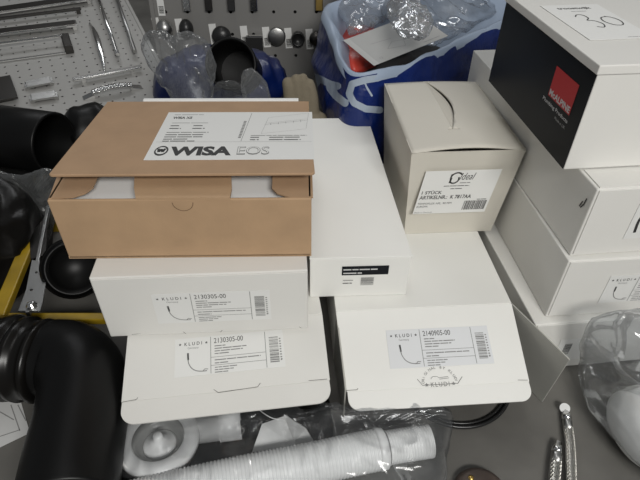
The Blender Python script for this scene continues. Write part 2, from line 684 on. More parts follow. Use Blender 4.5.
# upper left hose box
K2 = thing('cardboard_box', 'white hose box directly under the brown carton', 'box', (-0.29, 0.4773, Z1), 0.0765, group='white hose boxes')
closed_body(0.2755, 0.34, Z1, 'white', K2)
bm = bmesh.new()
box(bm, 0.002, -0.0018, 0.006, 0.2735, -0.0002, Z1 - 0.002, bevel=0.0005)
K2p = obj('end_panel', bm, M['white'], K2)
kl = kludi_label('2130305-00', 0.154, 0.057, seed=5)
kl.done('product_label', frame((0.071, -0.0019, 0.026), (1, 0, 0), (0, 0, 1)), K2)
crease(K2, FRONT(0, 0), [[(0.03, 0.004), (0.05, 0.006), (0.1, 0.0065), (0.104, 0.001)], [(0.152, 0.001), (0.156, 0.006), (0.262, 0.0065), (0.266, 0.002)]], name='tuck_slits')

# right hose box, end panel lifted, with its grey side flap swung out
BX, BXp, P = panel_box('large white hose box with lifted end panel and grey side flap', 0.0252, 0.5320, 0, 0.0836, 0.2657, 0.40, Z1,
                       0.1171, 1.173, 0.0059, -0.0013, 0.0265, 0.10, 'white2', 'white2')
kl = kludi_label('2140905-00', 0.150, 0.056, 'paperg', seed=8)
kl.done('product_label', Matrix.Translation((0.070, -0.033 - 0.056, 0.0002)), BXp)
a = Art()
R0 = 0.021
s = 'ORIGINAL BY KLUDI'
for i, ch in enumerate(s):
    if ch == ' ':
        continue
    t = PI - (i + 0.5) / len(s) * PI
    a.text(ch, R0 * math.cos(t) * 1.05 - 0.0012 * math.sin(t), R0 * math.sin(t) + 0.0012 * math.cos(t), 0.0036, 'inkg', rot=t - PI / 2)
a.text('KLUDI', -0.013, -0.004, 0.006, 'inkg', w=0.026, space=1.3)
star(a, -0.019, -0.001, 0.003, 'inkg')
star(a, 0.019, -0.001, 0.003, 'inkg')
a.line([(-0.012, 0.007), (-0.009, 0.010), (-0.003, 0.010), (0, 0.008), (0.013, 0.009)], 0.0006, 'inkg')
a.line([(0.0, 0.006), (0.014, 0.007)], 0.0006, 'inkg')
a.done('round_stamp', Matrix.Translation((0.137, -0.113, 0.0004)), BXp)
crease(BXp, Matrix.Translation((0, -0.1171, 0.0003)), [[(0.004, 0.002), (0.02, 0.002), (0.022, 0.004)], [(0.106, 0.012), (0.112, 0.003), (0.162, 0.003), (0.170, 0.012)], [(0.248, 0.003), (0.262, 0.002)]], name='lock_slits')
bm = bmesh.new()
prism(bm, [(0, 0.002), (0.105, 0.001), (0.106, 0.002), (0.114, Z1 - 0.0015), (0.113, Z1 - 0.0005), (0, Z1 - 0.001)], -0.001, 0.001)
tip = V((0.341, 0.452, 0)) - V((0.290, 0.5542, 0))
inv = Matrix.Rotation(-0.0836, 3, 'Z')
o = obj('dust_flap', bm, M['grey'], BX, frame((0.2665, -0.001, 0), inv @ tip, (0, 0, 1)))
o['label'] = 'grey side flap swung outward'
bm = bmesh.new()
prism(bm, [(0, 0.002), (0.108, 0.002), (0.11, 0.004), (0.11, Z1 - 0.035), (0.1, Z1 - 0.03), (0.0, Z1 - 0.004)], -0.001, 0.001)
obj('dust_flap', bm, M['grey'], BX, frame((0.001, -0.001, 0), inv @ V((0.012, -0.112, 0)), (0, 0, 1)))

# long narrow box lying across both piles
MB_ = thing('cardboard_box', 'long narrow white box with small black sticker on its end', 'box', (-0.0140, 0.5587, Z1 + 0.0006), 0.0598)
mw_, md_, mh_ = 0.1464, 0.4207, 0.0801
closed_body(mw_, md_, mh_ - 0.003, 'white2', MB_, tb=0.8042)
bm = bmesh.new()
c8 = corners(mw_ + 0.001, md_, mh_, 0.8042)
c8 = [V((p.x - 0.0005, p.y, 0 if i > 3 else -0.0028)) for i, p in enumerate(c8)]
hexa(bm, c8, 0, 0.001, 2)
obj('lid', bm, M['white2'], MB_, Matrix.Translation((0, -0.0012, mh_)))
L = FRONT(0, 0)
q = px_rect(MB_, L, [(342, 270), (388, 275)])
a = Art()
w_, h_ = q[1].x - q[0].x, abs(q[0].y - q[1].y)
x_, y_ = q[0].x, 0.045
a.sheet(x_, y_, x_ + w_, y_ + 0.0175, 'blackprint')
a.small(x_ + 0.002, y_ + 0.010, w_ * 0.75, 0.0045, 'silver', 4)
a.small(x_ + 0.002, y_ + 0.003, w_ * 0.4, 0.0045, 'silver', 5)
a.small(x_ + 0.002, y_ - 0.011, w_ * 0.22, 0.003, 'inkg', 6)
a.small(x_ + 0.002, y_ - 0.017, w_ * 0.2, 0.003, 'ink', 7)
a.bars(x_ + w_ * 0.42, y_ - 0.021, w_ * 0.28, 0.016, 'inkg', vertical=False, seed=5)
a.done('product_sticker', L, MB_)

# tall cream box with a handle slot
IB = thing('cardboard_box', 'tall cream box with carrying slot in its arched lid', 'box', (0.1355, 0.6960, Z1 + 0.0006), 0.0839)
iw, idp, ih = 0.1769, 0.2482, 0.1755
bm = bmesh.new()
hexa(bm, corners(iw, idp, ih - 0.004, 1, 0.868))
bm.faces.ensure_lookup_table()
bmesh.ops.recalc_face_normals(bm, faces=bm.faces)
bmesh.ops.delete(bm, geom=[f for f in bm.faces if f.calc_center_median().z > ih - 0.01], context='FACES')
me_ = bpy.data.meshes.new('body')
bm.to_mesh(me_)
bm.free()
me_.materials.append(M['cream'])
o = bpy.data.objects.new('body', me_)
COL.objects.link(o)
o.parent = IB
so = o.modifiers.new('thick', 'SOLIDIFY')
so.thickness = 0.002
so.offset = -1
# lid: gently arched sheet with a lens-shaped handle slit
bm = bmesh.new()
NX, NY = 24, 24


def lidz(x, y):
    u, v = x / iw, y / idp
    return 0.0075 * math.sin(PI * u) * (0.35 + 0.65 * (1 - v) ** 0.3) + 0.004 * math.sin(PI * v) * math.sin(PI * u)


g = [[bm.verts.new((x * iw / NX, y * idp / NY, ih - 0.004 + lidz(x * iw / NX, y * idp / NY))) for x in range(NX + 1)] for y in range(NY + 1)]
for j in range(NY):
    for i in range(NX):
        bm.faces.new((g[j][i], g[j][i + 1], g[j + 1][i + 1], g[j + 1][i])).smooth = True
lo_ = obj('lid', bm, M['cream'], IB)
so = lo_.modifiers.new('thick', 'SOLIDIFY')
so.thickness = 0.002
so.offset = -1
T = frame((0, 0, ih), (1, 0, 0), (0, 1, 0))
qa = px_rect(IB, T, [(426, 82), (452, 132)])
A_, B_ = V((qa[0].x, qa[0].y)), V((qa[1].x, qa[1].y))
n_ = V((-(B_ - A_).y, (B_ - A_).x)).normalized()
if n_.x < 0:
    n_ = -n_


def lens(o_, w_):
    """left edge nearly straight, right edge bowed"""
    l_, r_ = [], []
    for k in range(25):
        t = k / 24
        p = A_.lerp(B_, t)
        b_ = math.sin(PI * t)
        l_.append(p + n_ * (o_ * b_ - 0.0002))
        r_.append(p + n_ * (w_ * b_ + 0.0002))
    return l_, r_


l_, r_ = lens(-0.0005, 0.0205)
bm = bmesh.new()
loop = l_ + r_[::-1]
prism(bm, [(p.x, p.y) for p in loop], ih - 0.03, ih + 0.03)
for e_ in (A_, B_):
    box(bm, e_.x - 0.006, e_.y - 0.0012, ih - 0.03, e_.x + 0.011, e_.y + 0.0012, ih + 0.03)
bmesh.ops.recalc_face_normals(bm, faces=bm.faces)
cut = obj('cutter', bm, M['dark'], IB)
bo = lo_.modifiers.new('slot', 'BOOLEAN')
bo.operation = 'DIFFERENCE'
bo.object = cut
bo.solver = 'EXACT'
bo.use_self = True
bpy.context.view_layer.update()
dg = bpy.context.evaluated_depsgraph_get()
nm = bpy.data.meshes.new_from_object(lo_.evaluated_get(dg))
lo_.modifiers.clear()
lo_.data = nm
bpy.data.objects.remove(cut)
# the pressed-in strip of board inside the slot: sinks towards its right edge
bm = bmesh.new()
ra, rb = [], []
for k in range(25):
    t = k / 24
    b_ = math.sin(PI * t)
    p, q = l_[k], A_.lerp(B_, t) + n_ * (0.0210 * b_ + 0.0002)
    ra.append(bm.verts.new((p.x, p.y, ih - 0.004 + lidz(p.x, p.y) - 0.0004)))
    rb.append(bm.verts.new((q.x, q.y, ih - 0.004 + lidz(q.x, q.y) - 0.0015 - 0.0055 * b_)))
for k in range(24):
    bm.faces.new((ra[k], rb[k], rb[k + 1], ra[k + 1]))
o = obj('handle_strip', bm, M['cream'], IB)
so = o.modifiers.new('thick', 'SOLIDIFY')
so.thickness = 0.0012
# label on its front
Lf = FRONT(0, 0)
q = px_rect(IB, Lf, [(426, 172), (498, 171), (412.5, 214), (483.7, 213.7)])
lx, ly = q[2].x, q[2].y
lw, lh = q[3].x - q[2].x, (q[0].y + q[1].y) / 2 - (q[2].y + q[3].y) / 2
sh = q[0].x - q[2].x
a = Art()
a.sheet(0, 0, lw, lh, 'paper')
a.text('Ideal', lw * 0.475, lh * 0.79, lh * 0.15, 'ink', w=lw * 0.20, shear=0.3)
a.small(lw * 0.50, lh * 0.71, lw * 0.14, lh * 0.035, 'inkg', 9)
for rr, t0, t1, cx, cy in ((0.11, 0.2, 1.15, 0.43, 0.84), (0.085, 1.2, 2.2, 0.41, 0.80)):
    pts = [(lw * cx + lh * rr * math.cos(PI * (t0 + (t1 - t0) * k / 30)), lh * cy + lh * rr * math.sin(PI * (t0 + (t1 - t0) * k / 30))) for k in range(31)]
    a.line(pts, 0.0026, 'ink')
a.line([(lw * 0.36, lh * 0.72), (lw * 0.365, lh * 0.84)], 0.003, 'ink')
a.poly([(lw * 0.36 + 0.002 * math.cos(k), lh * 0.90 + 0.002 * math.sin(k)) for k in range(6)], 'ink')
a.small(lw * 0.30, lh * 0.645, lw * 0.34, lh * 0.03, 'ink', 12)
a.small(lw * 0.40, lh * 0.58, lw * 0.16, lh * 0.03, 'ink', 13)
a.text('1 STÜCK', lw * 0.035, lh * 0.475, lh * 0.085, 'ink', w=lw * 0.27, bold=0.02)
a.text('ARTIKELNR.:  K 7817AA', lw * 0.025, lh * 0.355, lh * 0.085, 'ink', w=lw * 0.70, bold=0.02)
a.text('TEMPOFLEX APL. 90 MM', lw * 0.025, lh * 0.225, lh * 0.045, 'ink', w=lw * 0.46)
a.text('EUROPA', lw * 0.025, lh * 0.155, lh * 0.045, 'ink', w=lw * 0.15)
a.text('Made in Germany', lw * 0.02, lh * 0.02, lh * 0.035, 'inkg', w=lw * 0.24)
a.bars(lw * 0.66, lh * 0.07, lw * 0.31, lh * 0.22, 'ink', seed=4)
a.small(lw * 0.82, lh * 0.31, lw * 0.13, lh * 0.03, 'ink', 18)
for v in a.bm.verts:
    v.co.x += sh * v.co.y / lh
a.done('product_label', Lf @ Matrix.Translation((lx, ly, 0)), IB)

# ------------------------------------------------------------------ brown carton
BR = thing('open_carton', 'brown kraft carton with half-open lid and large white label', 'box', (-0.3270, 0.5124, Z2 + 0.0006), 0.0397)
bw, bd, bh = 0.3162, 0.2636, 0.0936
bm = bmesh.new()
t = 0.004
box(bm, 0, 0, 0, bw, bd, t)
box(bm, 0, 0, 0, bw, t, bh, bevel=0.0015)
box(bm, 0, bd - t, 0, bw, bd, bh)
box(bm, 0, t, t, t, bd - t, bh, bevel=0.001)
box(bm, bw - t, t, t, bw, bd - t, bh, bevel=0.001)
obj('body', bm, M['kraft'], BR)
crease(BR, FRONT(0, 0), [[(0.1725 + 0.0125 * math.cos(PI + k * PI / 10) - 0.012, bh - 0.004 + 0.0125 * math.sin(PI + k * PI / 10)) for k in range(11)]], 'kraftcut', 0.0009, name='thumb_notch')
TT = frame((0, 0, bh), (1, 0, 0), (0, 1, 0))


def kflap(name, pxs, z0, z1, m_='kraft'):
    q = px_rect(BR, TT, pxs)
    bm = bmesh.new()
    prism(bm, [(p.x, p.y) for p in q], z0, z1)
    return obj(name, bm, M[m_], BR, TT)


kflap('dust_flap', [(49, 198), (57, 176), (66, 165), (100, 165), (97, 178), (93, 187), (85, 193), (72, 197)], -0.002, 0.0, 'kraft2')
kflap('dust_flap', [(313, 197), (290, 197), (277, 193), (272, 188), (273, 165), (312, 165)], -0.002, 0.0, 'kraft2')
kflap('front_tongue', [(136, 200), (134.5, 190), (135, 178), (139, 172), (228, 171), (231.5, 178), (232, 190), (230, 200)], 0.0002, 0.0034)
# lid hinged on the back edge and standing a little open
lidM = frame((0, bd, bh + 0.0005), (1, 0, 0), (0, math.cos(0.0871), -math.sin(0.0871)))
D = 0.2416
bm = bmesh.new()
prism(bm, [(0.0002, 0), (0.0002, -D + 0.003), (0.003, -D), (bw + 0.0015, -D), (bw + 0.0045, -D + 0.003), (bw - 0.002, 0)], -0.0035, 0)
bmesh.ops.bevel(bm, geom=[e for e in bm.edges], offset=0.0007, segments=1, affect='EDGES')
lid = obj('lid', bm, M['kraft2'], BR, lidM)
LM = BR.matrix_world @ lidM
q = [onplane(LM, *p) for p in ((166, 112), (311.5, 113), (147, 161), (315, 159))]
x0 = (q[0].x + q[2].x) / 2
x1 = (q[1].x + q[3].x) / 2
y1 = (q[0].y + q[1].y) / 2
y0 = (q[2].y + q[3].y) / 2
w, h = x1 - x0, y1 - y0
a = Art()
a.sheet(0, 0, w, h, 'paper')
a.line([(0.02 * w, 0.335 * h), (w * 0.99, 0.335 * h)], 0.0006, 'inkl')
# maker name line
ex, ey, ra, rb = 0.078 * w, 0.165 * h, 0.041 * w, 0.092 * h
a.poly([(ex + ra * math.cos(k * PI / 14), ey + rb * math.sin(k * PI / 14)) for k in range(28)], 'ink')
a.poly([(ex + ra * .78 * math.cos(k * PI / 14), ey + rb * .70 * math.sin(k * PI / 14)) for k in range(28)], 'paper', 0.0008)
a.line([(ex - ra * .5, ey + rb * .40), (ex - ra * .28, ey - rb * .3), (ex, ey + rb * .3), (ex + ra * .28, ey - rb * .3), (ex + ra * .5, ey + rb * .40)], 0.0034, 'ink', 0.001)
a.text('WISA', 0.128 * w, 0.085 * h, 0.16 * h, 'ink', w=0.375 * w, bold=0.05)
a.text('EOS', 0.535 * w, 0.090 * h, 0.15 * h, 'inkg', w=0.195 * w, bold=0.02)
a.text('EOS', 0.539 * w, 0.100 * h, 0.13 * h, 'paper', w=0.187 * w, bold=-0.012, z=0.0009)
a.text('WISA XS', 0.05 * w, 0.84 * h, 0.05 * h, 'ink', w=0.13 * w, bold=0.03)
a.small(0.05 * w, 0.93 * h, 0.2 * w, 0.028 * h, 'inkl', 1)
a.small(0.06 * w, 0.735 * h, 0.24 * w, 0.028 * h, 'inkl', 2)
a.small(0.06 * w, 0.67 * h, 0.055 * w, 0.032 * h, 'ink', 3)
a.small(0.21 * w, 0.67 * h, 0.06 * w, 0.032 * h, 'ink', 3)
a.small(0.06 * w, 0.61 * h, 0.075 * w, 0.032 * h, 'ink', 4)
a.small(0.21 * w, 0.61 * h, 0.08 * w, 0.032 * h, 'ink', 4)
for k, (yy, l) in enumerate(((0.525, 0.27), (0.475, 0.24), (0.43, 0.24), (0.385, 0.15), (0.345, 0.20))):
    a.small(0.055 * w, yy * h, l * w, 0.028 * h, 'ink' if k else 'inkg', 10 + k)
a.line([(0.545 * w, 0.345 * h), (0.58 * w, 0.97 * h)], 0.0006, 'inkg')
for k in range(12):
    a.rect(0.522 * w + k * 0.0014 * w, (0.41 + 0.032 * k) * h, 0.54 * w + k * 0.0014 * w, (0.43 + 0.032 * k) * h, 'inkg')
pl = [(0.665, 0.50), (0.955, 0.60), (0.975, 0.97), (0.70, 0.86), (0.665, 0.50)]
a.line([(p[0] * w, p[1] * h) for p in pl], 0.0005, 'inkl')
a.line([(0.68 * w, 0.70 * h), (0.965 * w, 0.80 * h)], 0.0005, 'inkg')
a.line([(0.685 * w, 0.73 * h), (0.967 * w, 0.83 * h)], 0.0005, 'inkl')
for k in range(5):
    xx = 0.72 + 0.05 * k
    a.line([(xx * w, (0.69 + 0.017 * k) * h), (xx * w, (0.73 + 0.017 * k) * h)], 0.0006, 'inkg')
a.small(0.60 * w, 0.455 * h, 0.36 * w, 0.022 * h, 'inkg', 22)
for k in range(2):
    a.small(0.60 * w, (0.415 - 0.05 * k) * h, 0.055 * w, 0.03 * h, 'ink', 30 + k)
    a.small(0.72 * w, (0.415 - 0.05 * k) * h, 0.20 * w, 0.03 * h, 'ink', 33 + k)
a.done('product_label', Matrix.Translation((x0, y0, 0.0002)), lid)
# white boxed unit lying inside the carton
bm = bmesh.new()
box(bm, 0.008, 0.010, 0.006, bw - 0.008, bd - 0.012, bh - 0.016, bevel=0.003)
box(bm, 0.016, 0.018, bh - 0.016, bw - 0.016, bd - 0.030, bh - 0.012, bevel=0.001)
o = obj('flush_plate_unit', bm, M['whitep'], None, BR.matrix_world.copy())
tag(o, 'white plastic unit lying inside the half-open brown carton', 'plumbing part')
# white board standing behind the carton
bm = bmesh.new()
box(bm, 0.055, 0, 0, 0.300, 0.008, 0.0955, bevel=0.001)
o = obj('polystyrene_sheet', bm, M['paperw'], None, BR.matrix_world @ Matrix.Translation((0, bd + 0.001, 0)))
tag(o, 'thin white sheet edge showing behind the brown carton', 'sheet')


# ------------------------------------------------------------------ right hand stack
def stack_box(label, x, y, z, yaw, w, d, h, m_='white', name='cardboard_box', group='boxes in the right stack'):
    r = thing(name, label, 'box', (x, y, z), yaw, group=group)
    closed_body(w, d, h - 0.0006, m_, r, bevel=0.0018)
    # separate lid seam: slightly proud front panel
    bm = bmesh.new()
    box(bm, 0.003, -0.0016, 0.004, w - 0.003, -0.0001, h - 0.0022, bevel=0.0005)
    obj('end_panel', bm, M[m_], r)
    return r


R4 = stack_box('white box at the bottom of the right stack, partly behind clear bag', 0.316, 0.5152, 0.0, 0.1214, 0.33, 0.46, 0.1103)
R3 = stack_box('white hose box in the right stack, second from the floor', 0.3344, 0.5311, 0.1103, 0.100, 0.33, 0.46, 0.1119)
R2 = stack_box('white box directly under the black printed box', 0.3385, 0.5409, 0.2222, 0.122, 0.33, 0.46, 0.1098)
kl = kludi_label('2130305-00', 0.135, 0.054, seed=15)
q = px_rect(R3, FRONT(0, 0), [(597, 302)])
kl.done('product_label', frame((q[0].x, -0.002, q[0].y), (1, 0, 0), (0, 0, 1)), R3)
q = px_rect(R2, FRONT(0, 0), [(622, 238)])
a = Art()
a.sheet(0, 0, 0.15, 0.058, 'paper')
sp = spline([(0.012, 0.01, 0), (0.010, 0.03, 0), (0.014, 0.042, 0), (0.022, 0.046, 0)], 5)
a.line([(p.x, p.y) for p in sp], 0.004, 'ink')
a.done('product_label', frame((q[0].x, -0.002, q[0].y), (1, 0, 0), (0, 0, 1)), R2)
q = px_rect(R4, FRONT(0, 0), [(560, 353), (572, 341)])
a = Art()
a.sheet(-0.01, -0.006, 0.05, 0.045, 'paper')
a.bars(0, 0.008, 0.012, 0.026, 'ink', vertical=False, seed=2)
a.done('barcode_label', frame((q[0].x, -0.002, q[0].y - 0.01), (1, 0, 0), (0, 0, 1)), R4)
crease(R2, LEFT(0, 0), [[(-0.016, 0.070), (-0.012, 0.078), (-0.011, 0.088)], [(-0.019, 0.070), (-0.016, 0.080)]], w=0.002, name='finger_slot')
# torn flap strip on top of R2 under the black box
bm = bmesh.new()
box(bm, 0.004, 0.0, 0, 0.11, 0.04, 0.0016)
obj('torn_flap', bm, M['white'], R2, Matrix.Translation((0, 0.002, 0.1098 - 0.0006)))

# black printed box on top
MC = thing('cardboard_box', 'black-sided white box with red square logo, topmost of right stack', 'box', (0.3096, 0.5805, 0.3340), 0.1192)
mcw, mcd, mch = 0.30, 0.2724, 0.1375
closed_body(mcw, mcd, mch - 0.008, 'white', MC, bevel=0.0012)
bm = bmesh.new()
box(bm, -0.0012, 0.001, 0.001, -0.0001, mcd - 0.001, mch - 0.012)
o = obj('side_panel', bm, M['blackprint'], MC)
o['label'] = 'black printed side panel'
bm = bmesh.new()
box(bm, -0.003, -0.0025, -0.0115, mcw + 0.002, mcd + 0.002, 0, bevel=0.0014)
obj('lid', bm, M['white'], MC, Matrix.Translation((0, 0, mch)))
LFm = frame((-0.0014, 0, 0), (0, -1, 0), (0, 0, 1))
q = px_rect(MC, LFm, [(556, 65.5), (579, 84), (570, 116), (549, 96)])
a = Art()
x0 = (q[0].x + q[3].x) / 2
x1 = (q[1].x + q[2].x) / 2
y1 = (q[0].y + q[1].y) / 2
y0 = (q[2].y + q[3].y) / 2
W, H_ = x1 - x0, y1 - y0
a.rect(x0, y0, x1, y1, 'red', 0.0002)
a.text('McALPINE', x0 + W * 0.03, y0 + H_ * 0.05, H_ * 0.20, 'silver', w=W * 0.94, bold=0.03, z=0.0004)
a.text('Plumbing Products', x0 - 0.01, y0 - H_ * 0.26, H_ * 0.12, 'silver', w=W * 1.02 + 0.01, bold=0.01, z=0.0002)
a.text('Made in UK', x0 + W * 0.52, y0 - H_ * 0.48, H_ * 0.09, 'inkl', w=W * 0.48, z=0.0002)
a.done('logo_print', LFm, MC)
# auction sheet on its lid
TM = frame((0, 0, mch + 0.0004), (1, 0, 0), (0, 1, 0))
q = px_rect(MC, TM, [(542.5, 6), (604, 6), (590, 40.5), (655, 38)])
o0 = MC.matrix_world @ TM @ V((q[2].x, q[2].y, 0))
SX = MC.matrix_world.to_3x3() @ V((q[3].x - q[2].x, q[3].y - q[2].y, 0))
SY = MC.matrix_world.to_3x3() @ V((q[0].x - q[2].x, q[0].y - q[2].y, 0))
SM = frame(o0, SX, SY)
w, h = SX.length, SY.length
a = Art()
a.sheet(0, 0, w, h, 'paperw', 0.0005)
a.text('troostwijk', 0.20 * w, 0.86 * h, 0.055 * h, 'ink', w=0.58 * w, bold=0.03)
a.small(0.36 * w, 0.78 * h, 0.26 * w, 0.02 * h, 'inkg', 8)


def hand(pts, wd=0.0016):
    sp_ = spline([(x * w, y * h, 0) for x, y in pts], 6)
    a.line([(p.x, p.y) for p in sp_], wd, 'ink', 0.0008)


hand([(0.30, 0.62), (0.37, 0.68), (0.46, 0.66), (0.47, 0.57), (0.40, 0.51), (0.50, 0.49), (0.56, 0.40), (0.50, 0.31), (0.40, 0.33)])
hand([(0.80, 0.60), (0.68, 0.57), (0.64, 0.46), (0.72, 0.36), (0.85, 0.36), (0.91, 0.46), (0.87, 0.56), (0.77, 0.61)])
a.small(0.62 * w, 0.04 * h, 0.35 * w, 0.015 * h, 'inkg', 3)
o = a.done('paper_sheet', SM)
tag(o, 'white paper sheet numbered 30 lying on the black printed box', 'paper')


# ------------------------------------------------------------------ perforated boards
def perforated(name, mname, nx, ny, pitch, r, mw, x_off, y_off, label, cat, parent=None, t=0.0015):
    bm = bmesh.new()
    hp = pitch / 2
    cache = {}

    def vert(x, y):
        k = (round(x * 1e5), round(y * 1e5))
        if k not in cache:
            cache[k] = bm.verts.new((x, y, 0))
        return cache[k]
    sq = [(1, 0), (1, 1), (0, 1), (-1, 1), (-1, 0), (-1, -1), (0, -1), (1, -1)]
    for j in range(ny):
        for i in range(nx):
            cx, cy = x_off + i * pitch, y_off + j * pitch
            o_ = [vert(cx + a_ * hp, cy + b_ * hp) for a_, b_ in sq]
            inn = [bm.verts.new((cx + r * math.cos(k * PI / 4), cy + r * math.sin(k * PI / 4), 0)) for k in range(8)]
            low = [bm.verts.new((cx + r * math.cos(k * PI / 4), cy + r * math.sin(k * PI / 4), -t)) for k in range(8)]
            for k in range(8):
                l = (k + 1) % 8
                bm.faces.new((o_[k], o_[l], inn[l], inn[k]))
                bm.faces.new((inn[k], inn[l], low[l], low[k]))
    me = bpy.data.meshes.new(name)
    bm.to_mesh(me)
    bm.free()
    me.materials.append(M[mname])
    o = bpy.data.objects.new(name, me)
    COL.objects.link(o)
    o.parent = parent
    return o


# pale board lying on the left
ps, ta = math.radians(28.15), math.radians(12.93)
Pc = U(75, 60, z=0.085)
B1M = frame(Pc, (math.cos(ps), math.sin(ps), 0), (-math.sin(ps) * math.cos(ta), math.cos(ps) * math.cos(ta), math.sin(ta)))
qr = [onplane(B1M, 127, 0), onplane(B1M, 148, 50)]
xr = (qr[0].x + qr[1].x) / 2
p1 = 0.0300
b1 = thing('display_board', 'pale perforated steel board carrying long chrome handles', 'display board', mw=B1M)
nx, ny = 34, 30
perforated('perforated_sheet', 'board1', nx, ny, p1, 0.0030, None, xr - p1 * (nx - 0.5) + 0.0, -0.40, None, None, b1)
bm = bmesh.new()
box(bm, xr - p1 * nx, -0.42, -0.020, xr, -0.40 + p1 * ny, -0.012)
o = obj('backing', bm, M['dark'], b1)
bm = bmesh.new()
box(bm, xr, -0.415, -0.022, xr + 0.010, -0.4 + p1 * ny, 0.003, bevel=0.001)
box(bm, xr - p1 * nx, -0.425, -0.022, xr + 0.010, -0.415, 0.003, bevel=0.001)
obj('edge_strip', bm, M['board1'], b1)
# props under the raised far end
bm = bmesh.new()
for xx in (xr - 0.05, xr - 0.9):
    for yy in (-0.3, 0.35):
        wp = B1M @ V((xx, yy, -0.02))
        if wp.z > 0.01:
            bm = bmesh.new()
            box(bm, wp.x - 0.02, wp.y - 0.02, 0.0, wp.x + 0.02, wp.y + 0.02, wp.z)
            obj('prop_block', bm, M['dark'], b1, B1M.inverted())


def b1p(u, v, z=0.0):
    q_ = onplane(B1M, u, v)
    return V((q_.x, q_.y, z))


def bar_handle(p0, p1_, w, t, stand, label, m_='chrome', feet=True, round_=False, M0=None, group='cabinet handles on the pale board', name='cabinet_handle', top=None, footpos=(0.03, 0.97)):
    """flat or round bar on two feet; p0, p1 in board space"""
    d = (p1_ - p0)
    Lh = d.length
    F = (M0 or B1M) @ frame(p0, d, V((0, 0, 1)).cross(d))
    r = thing(name, label, 'handle', mw=F, group=group)
    bm = bmesh.new()
    if round_:
        tube(bm, [(0, 0, stand + t), (Lh * .5, 0, stand + t), (Lh, 0, stand + t)], t, 14)
    else:
        box(bm, 0, -w / 2, stand, Lh, w / 2, stand + t, bevel=min(w, t) * 0.25)
    g_ = obj('grip', bm, M[m_], r)
    if top:
        bm = bmesh.new()
        box(bm, 0.004, -w / 2 + 0.003, stand + t, Lh - 0.004, w / 2 - 0.0015, stand + t + 0.0006)
        obj('inlay', bm, M[top], r)
    if feet:
        for f_ in footpos:
            bm = bmesh.new()
            xx = Lh * f_
            if round_:
                tube(bm, [(xx, 0, 0), (xx, 0, stand + t)], t * 0.9, 12)
            else:
                box(bm, xx - 0.006, -w * 0.4, 0, xx + 0.006, w * 0.4, stand + t * .5, bevel=0.0008)
            obj('foot', bm, M[m_], r)
    return r


bar_handle(b1p(-30, 20), b1p(92, 2), 0.034, 0.008, 0.012, 'longest flat chrome handle with dark face, topmost on the pale board', 'chrome', top='darkmetal')
bar_handle(b1p(-30, 27), b1p(82, 13), 0.012, 0.006, 0.012, 'slim dark bar handle just below the topmost handle', 'darkmetal')
bar_handle(b1p(-30, 41), b1p(78, 28), 0.030, 0.008, 0.012, 'flat dark-faced chrome handle with square end, second large one down', 'chrome', top='darkmetal')
# bow handle with broad end block
Fb = thing('cabinet_handle', 'open rectangular chrome handle with broad dark end block', 'handle', mw=B1M @ frame(b1p(-20, 54), b1p(64, 43) - b1p(-20, 54), V((0, 0, 1)).cross(b1p(64, 43) - b1p(-20, 54))), group='cabinet handles on the pale board')
Lb = (b1p(64, 43) - b1p(-20, 54)).length
bm = bmesh.new()
box(bm, 0, -0.004, 0.020, Lb, 0.004, 0.028, bevel=0.002)
obj('grip', bm, M['chrome'], Fb)
bm = bmesh.new()
box(bm, 0, -0.060, 0.002, Lb, -0.055, 0.007, bevel=0.0012)
obj('lower_rail', bm, M['chrome'], Fb)
bm = bmesh.new()
box(bm, Lb - 0.004, -0.062, 0.0, Lb + 0.020, 0.012, 0.026, bevel=0.003)
obj('end_block', bm, M['darkmetal'], Fb)
bar_handle(b1p(94, -12), b1p(119, 61), 0.01, 0.0058, 0.016, 'left one of two long upright chrome rod handles', 'chrome', round_=True, footpos=(0.1, 0.92))
bar_handle(b1p(113, -10), b1p(136, 58), 0.01, 0.0058, 0.016, 'right one of two long upright chrome rod handles', 'steel', round_=True, footpos=(0.1, 0.92))
# slim leaf shaped bow
p0, p1_ = b1p(90, 24), b1p(105, 73)
d = p1_ - p0
Lc = d.length
r_ = thing('cabinet_handle', 'slim pointed chrome bow handle beside the rod handles', 'handle', mw=B1M @ frame(p0, d, V((0, 0, 1)).cross(d)), group='cabinet handles on the pale board')
bm = bmesh.new()
pts = [(Lc * k / 16, 0.006 * math.sin(PI * k / 16), 0.004 + 0.022 * math.sin(PI * k / 16)) for k in range(17)]
tube(bm, pts, [0.002 + 0.0065 * math.sin(PI * k / 16) for k in range(17)], 12, flat=0.5)
obj('grip', bm, M['chrome'], r_)
bm = bmesh.new()
lathe(bm, [(0, 0), (0.004, 0), (0.003, 0.006), (0, 0.006)], Matrix.Translation((0.004, 0, 0)), 12)
obj('fixing', bm, M['steel'], r_)
bm = bmesh.new()
lathe(bm, [(0, 0), (0.004, 0), (0.003, 0.006), (0, 0.006)], Matrix.Translation((Lc - 0.004, 0, 0)), 12)
obj('fixing', bm, M['steel'], r_)
bar_handle(b1p(74, 84), b1p(142, 71), 0.014, 0.008, 0.010, 'straight chrome bar handle just above the ribbed handle', 'chrome', footpos=(0.14, 0.86))
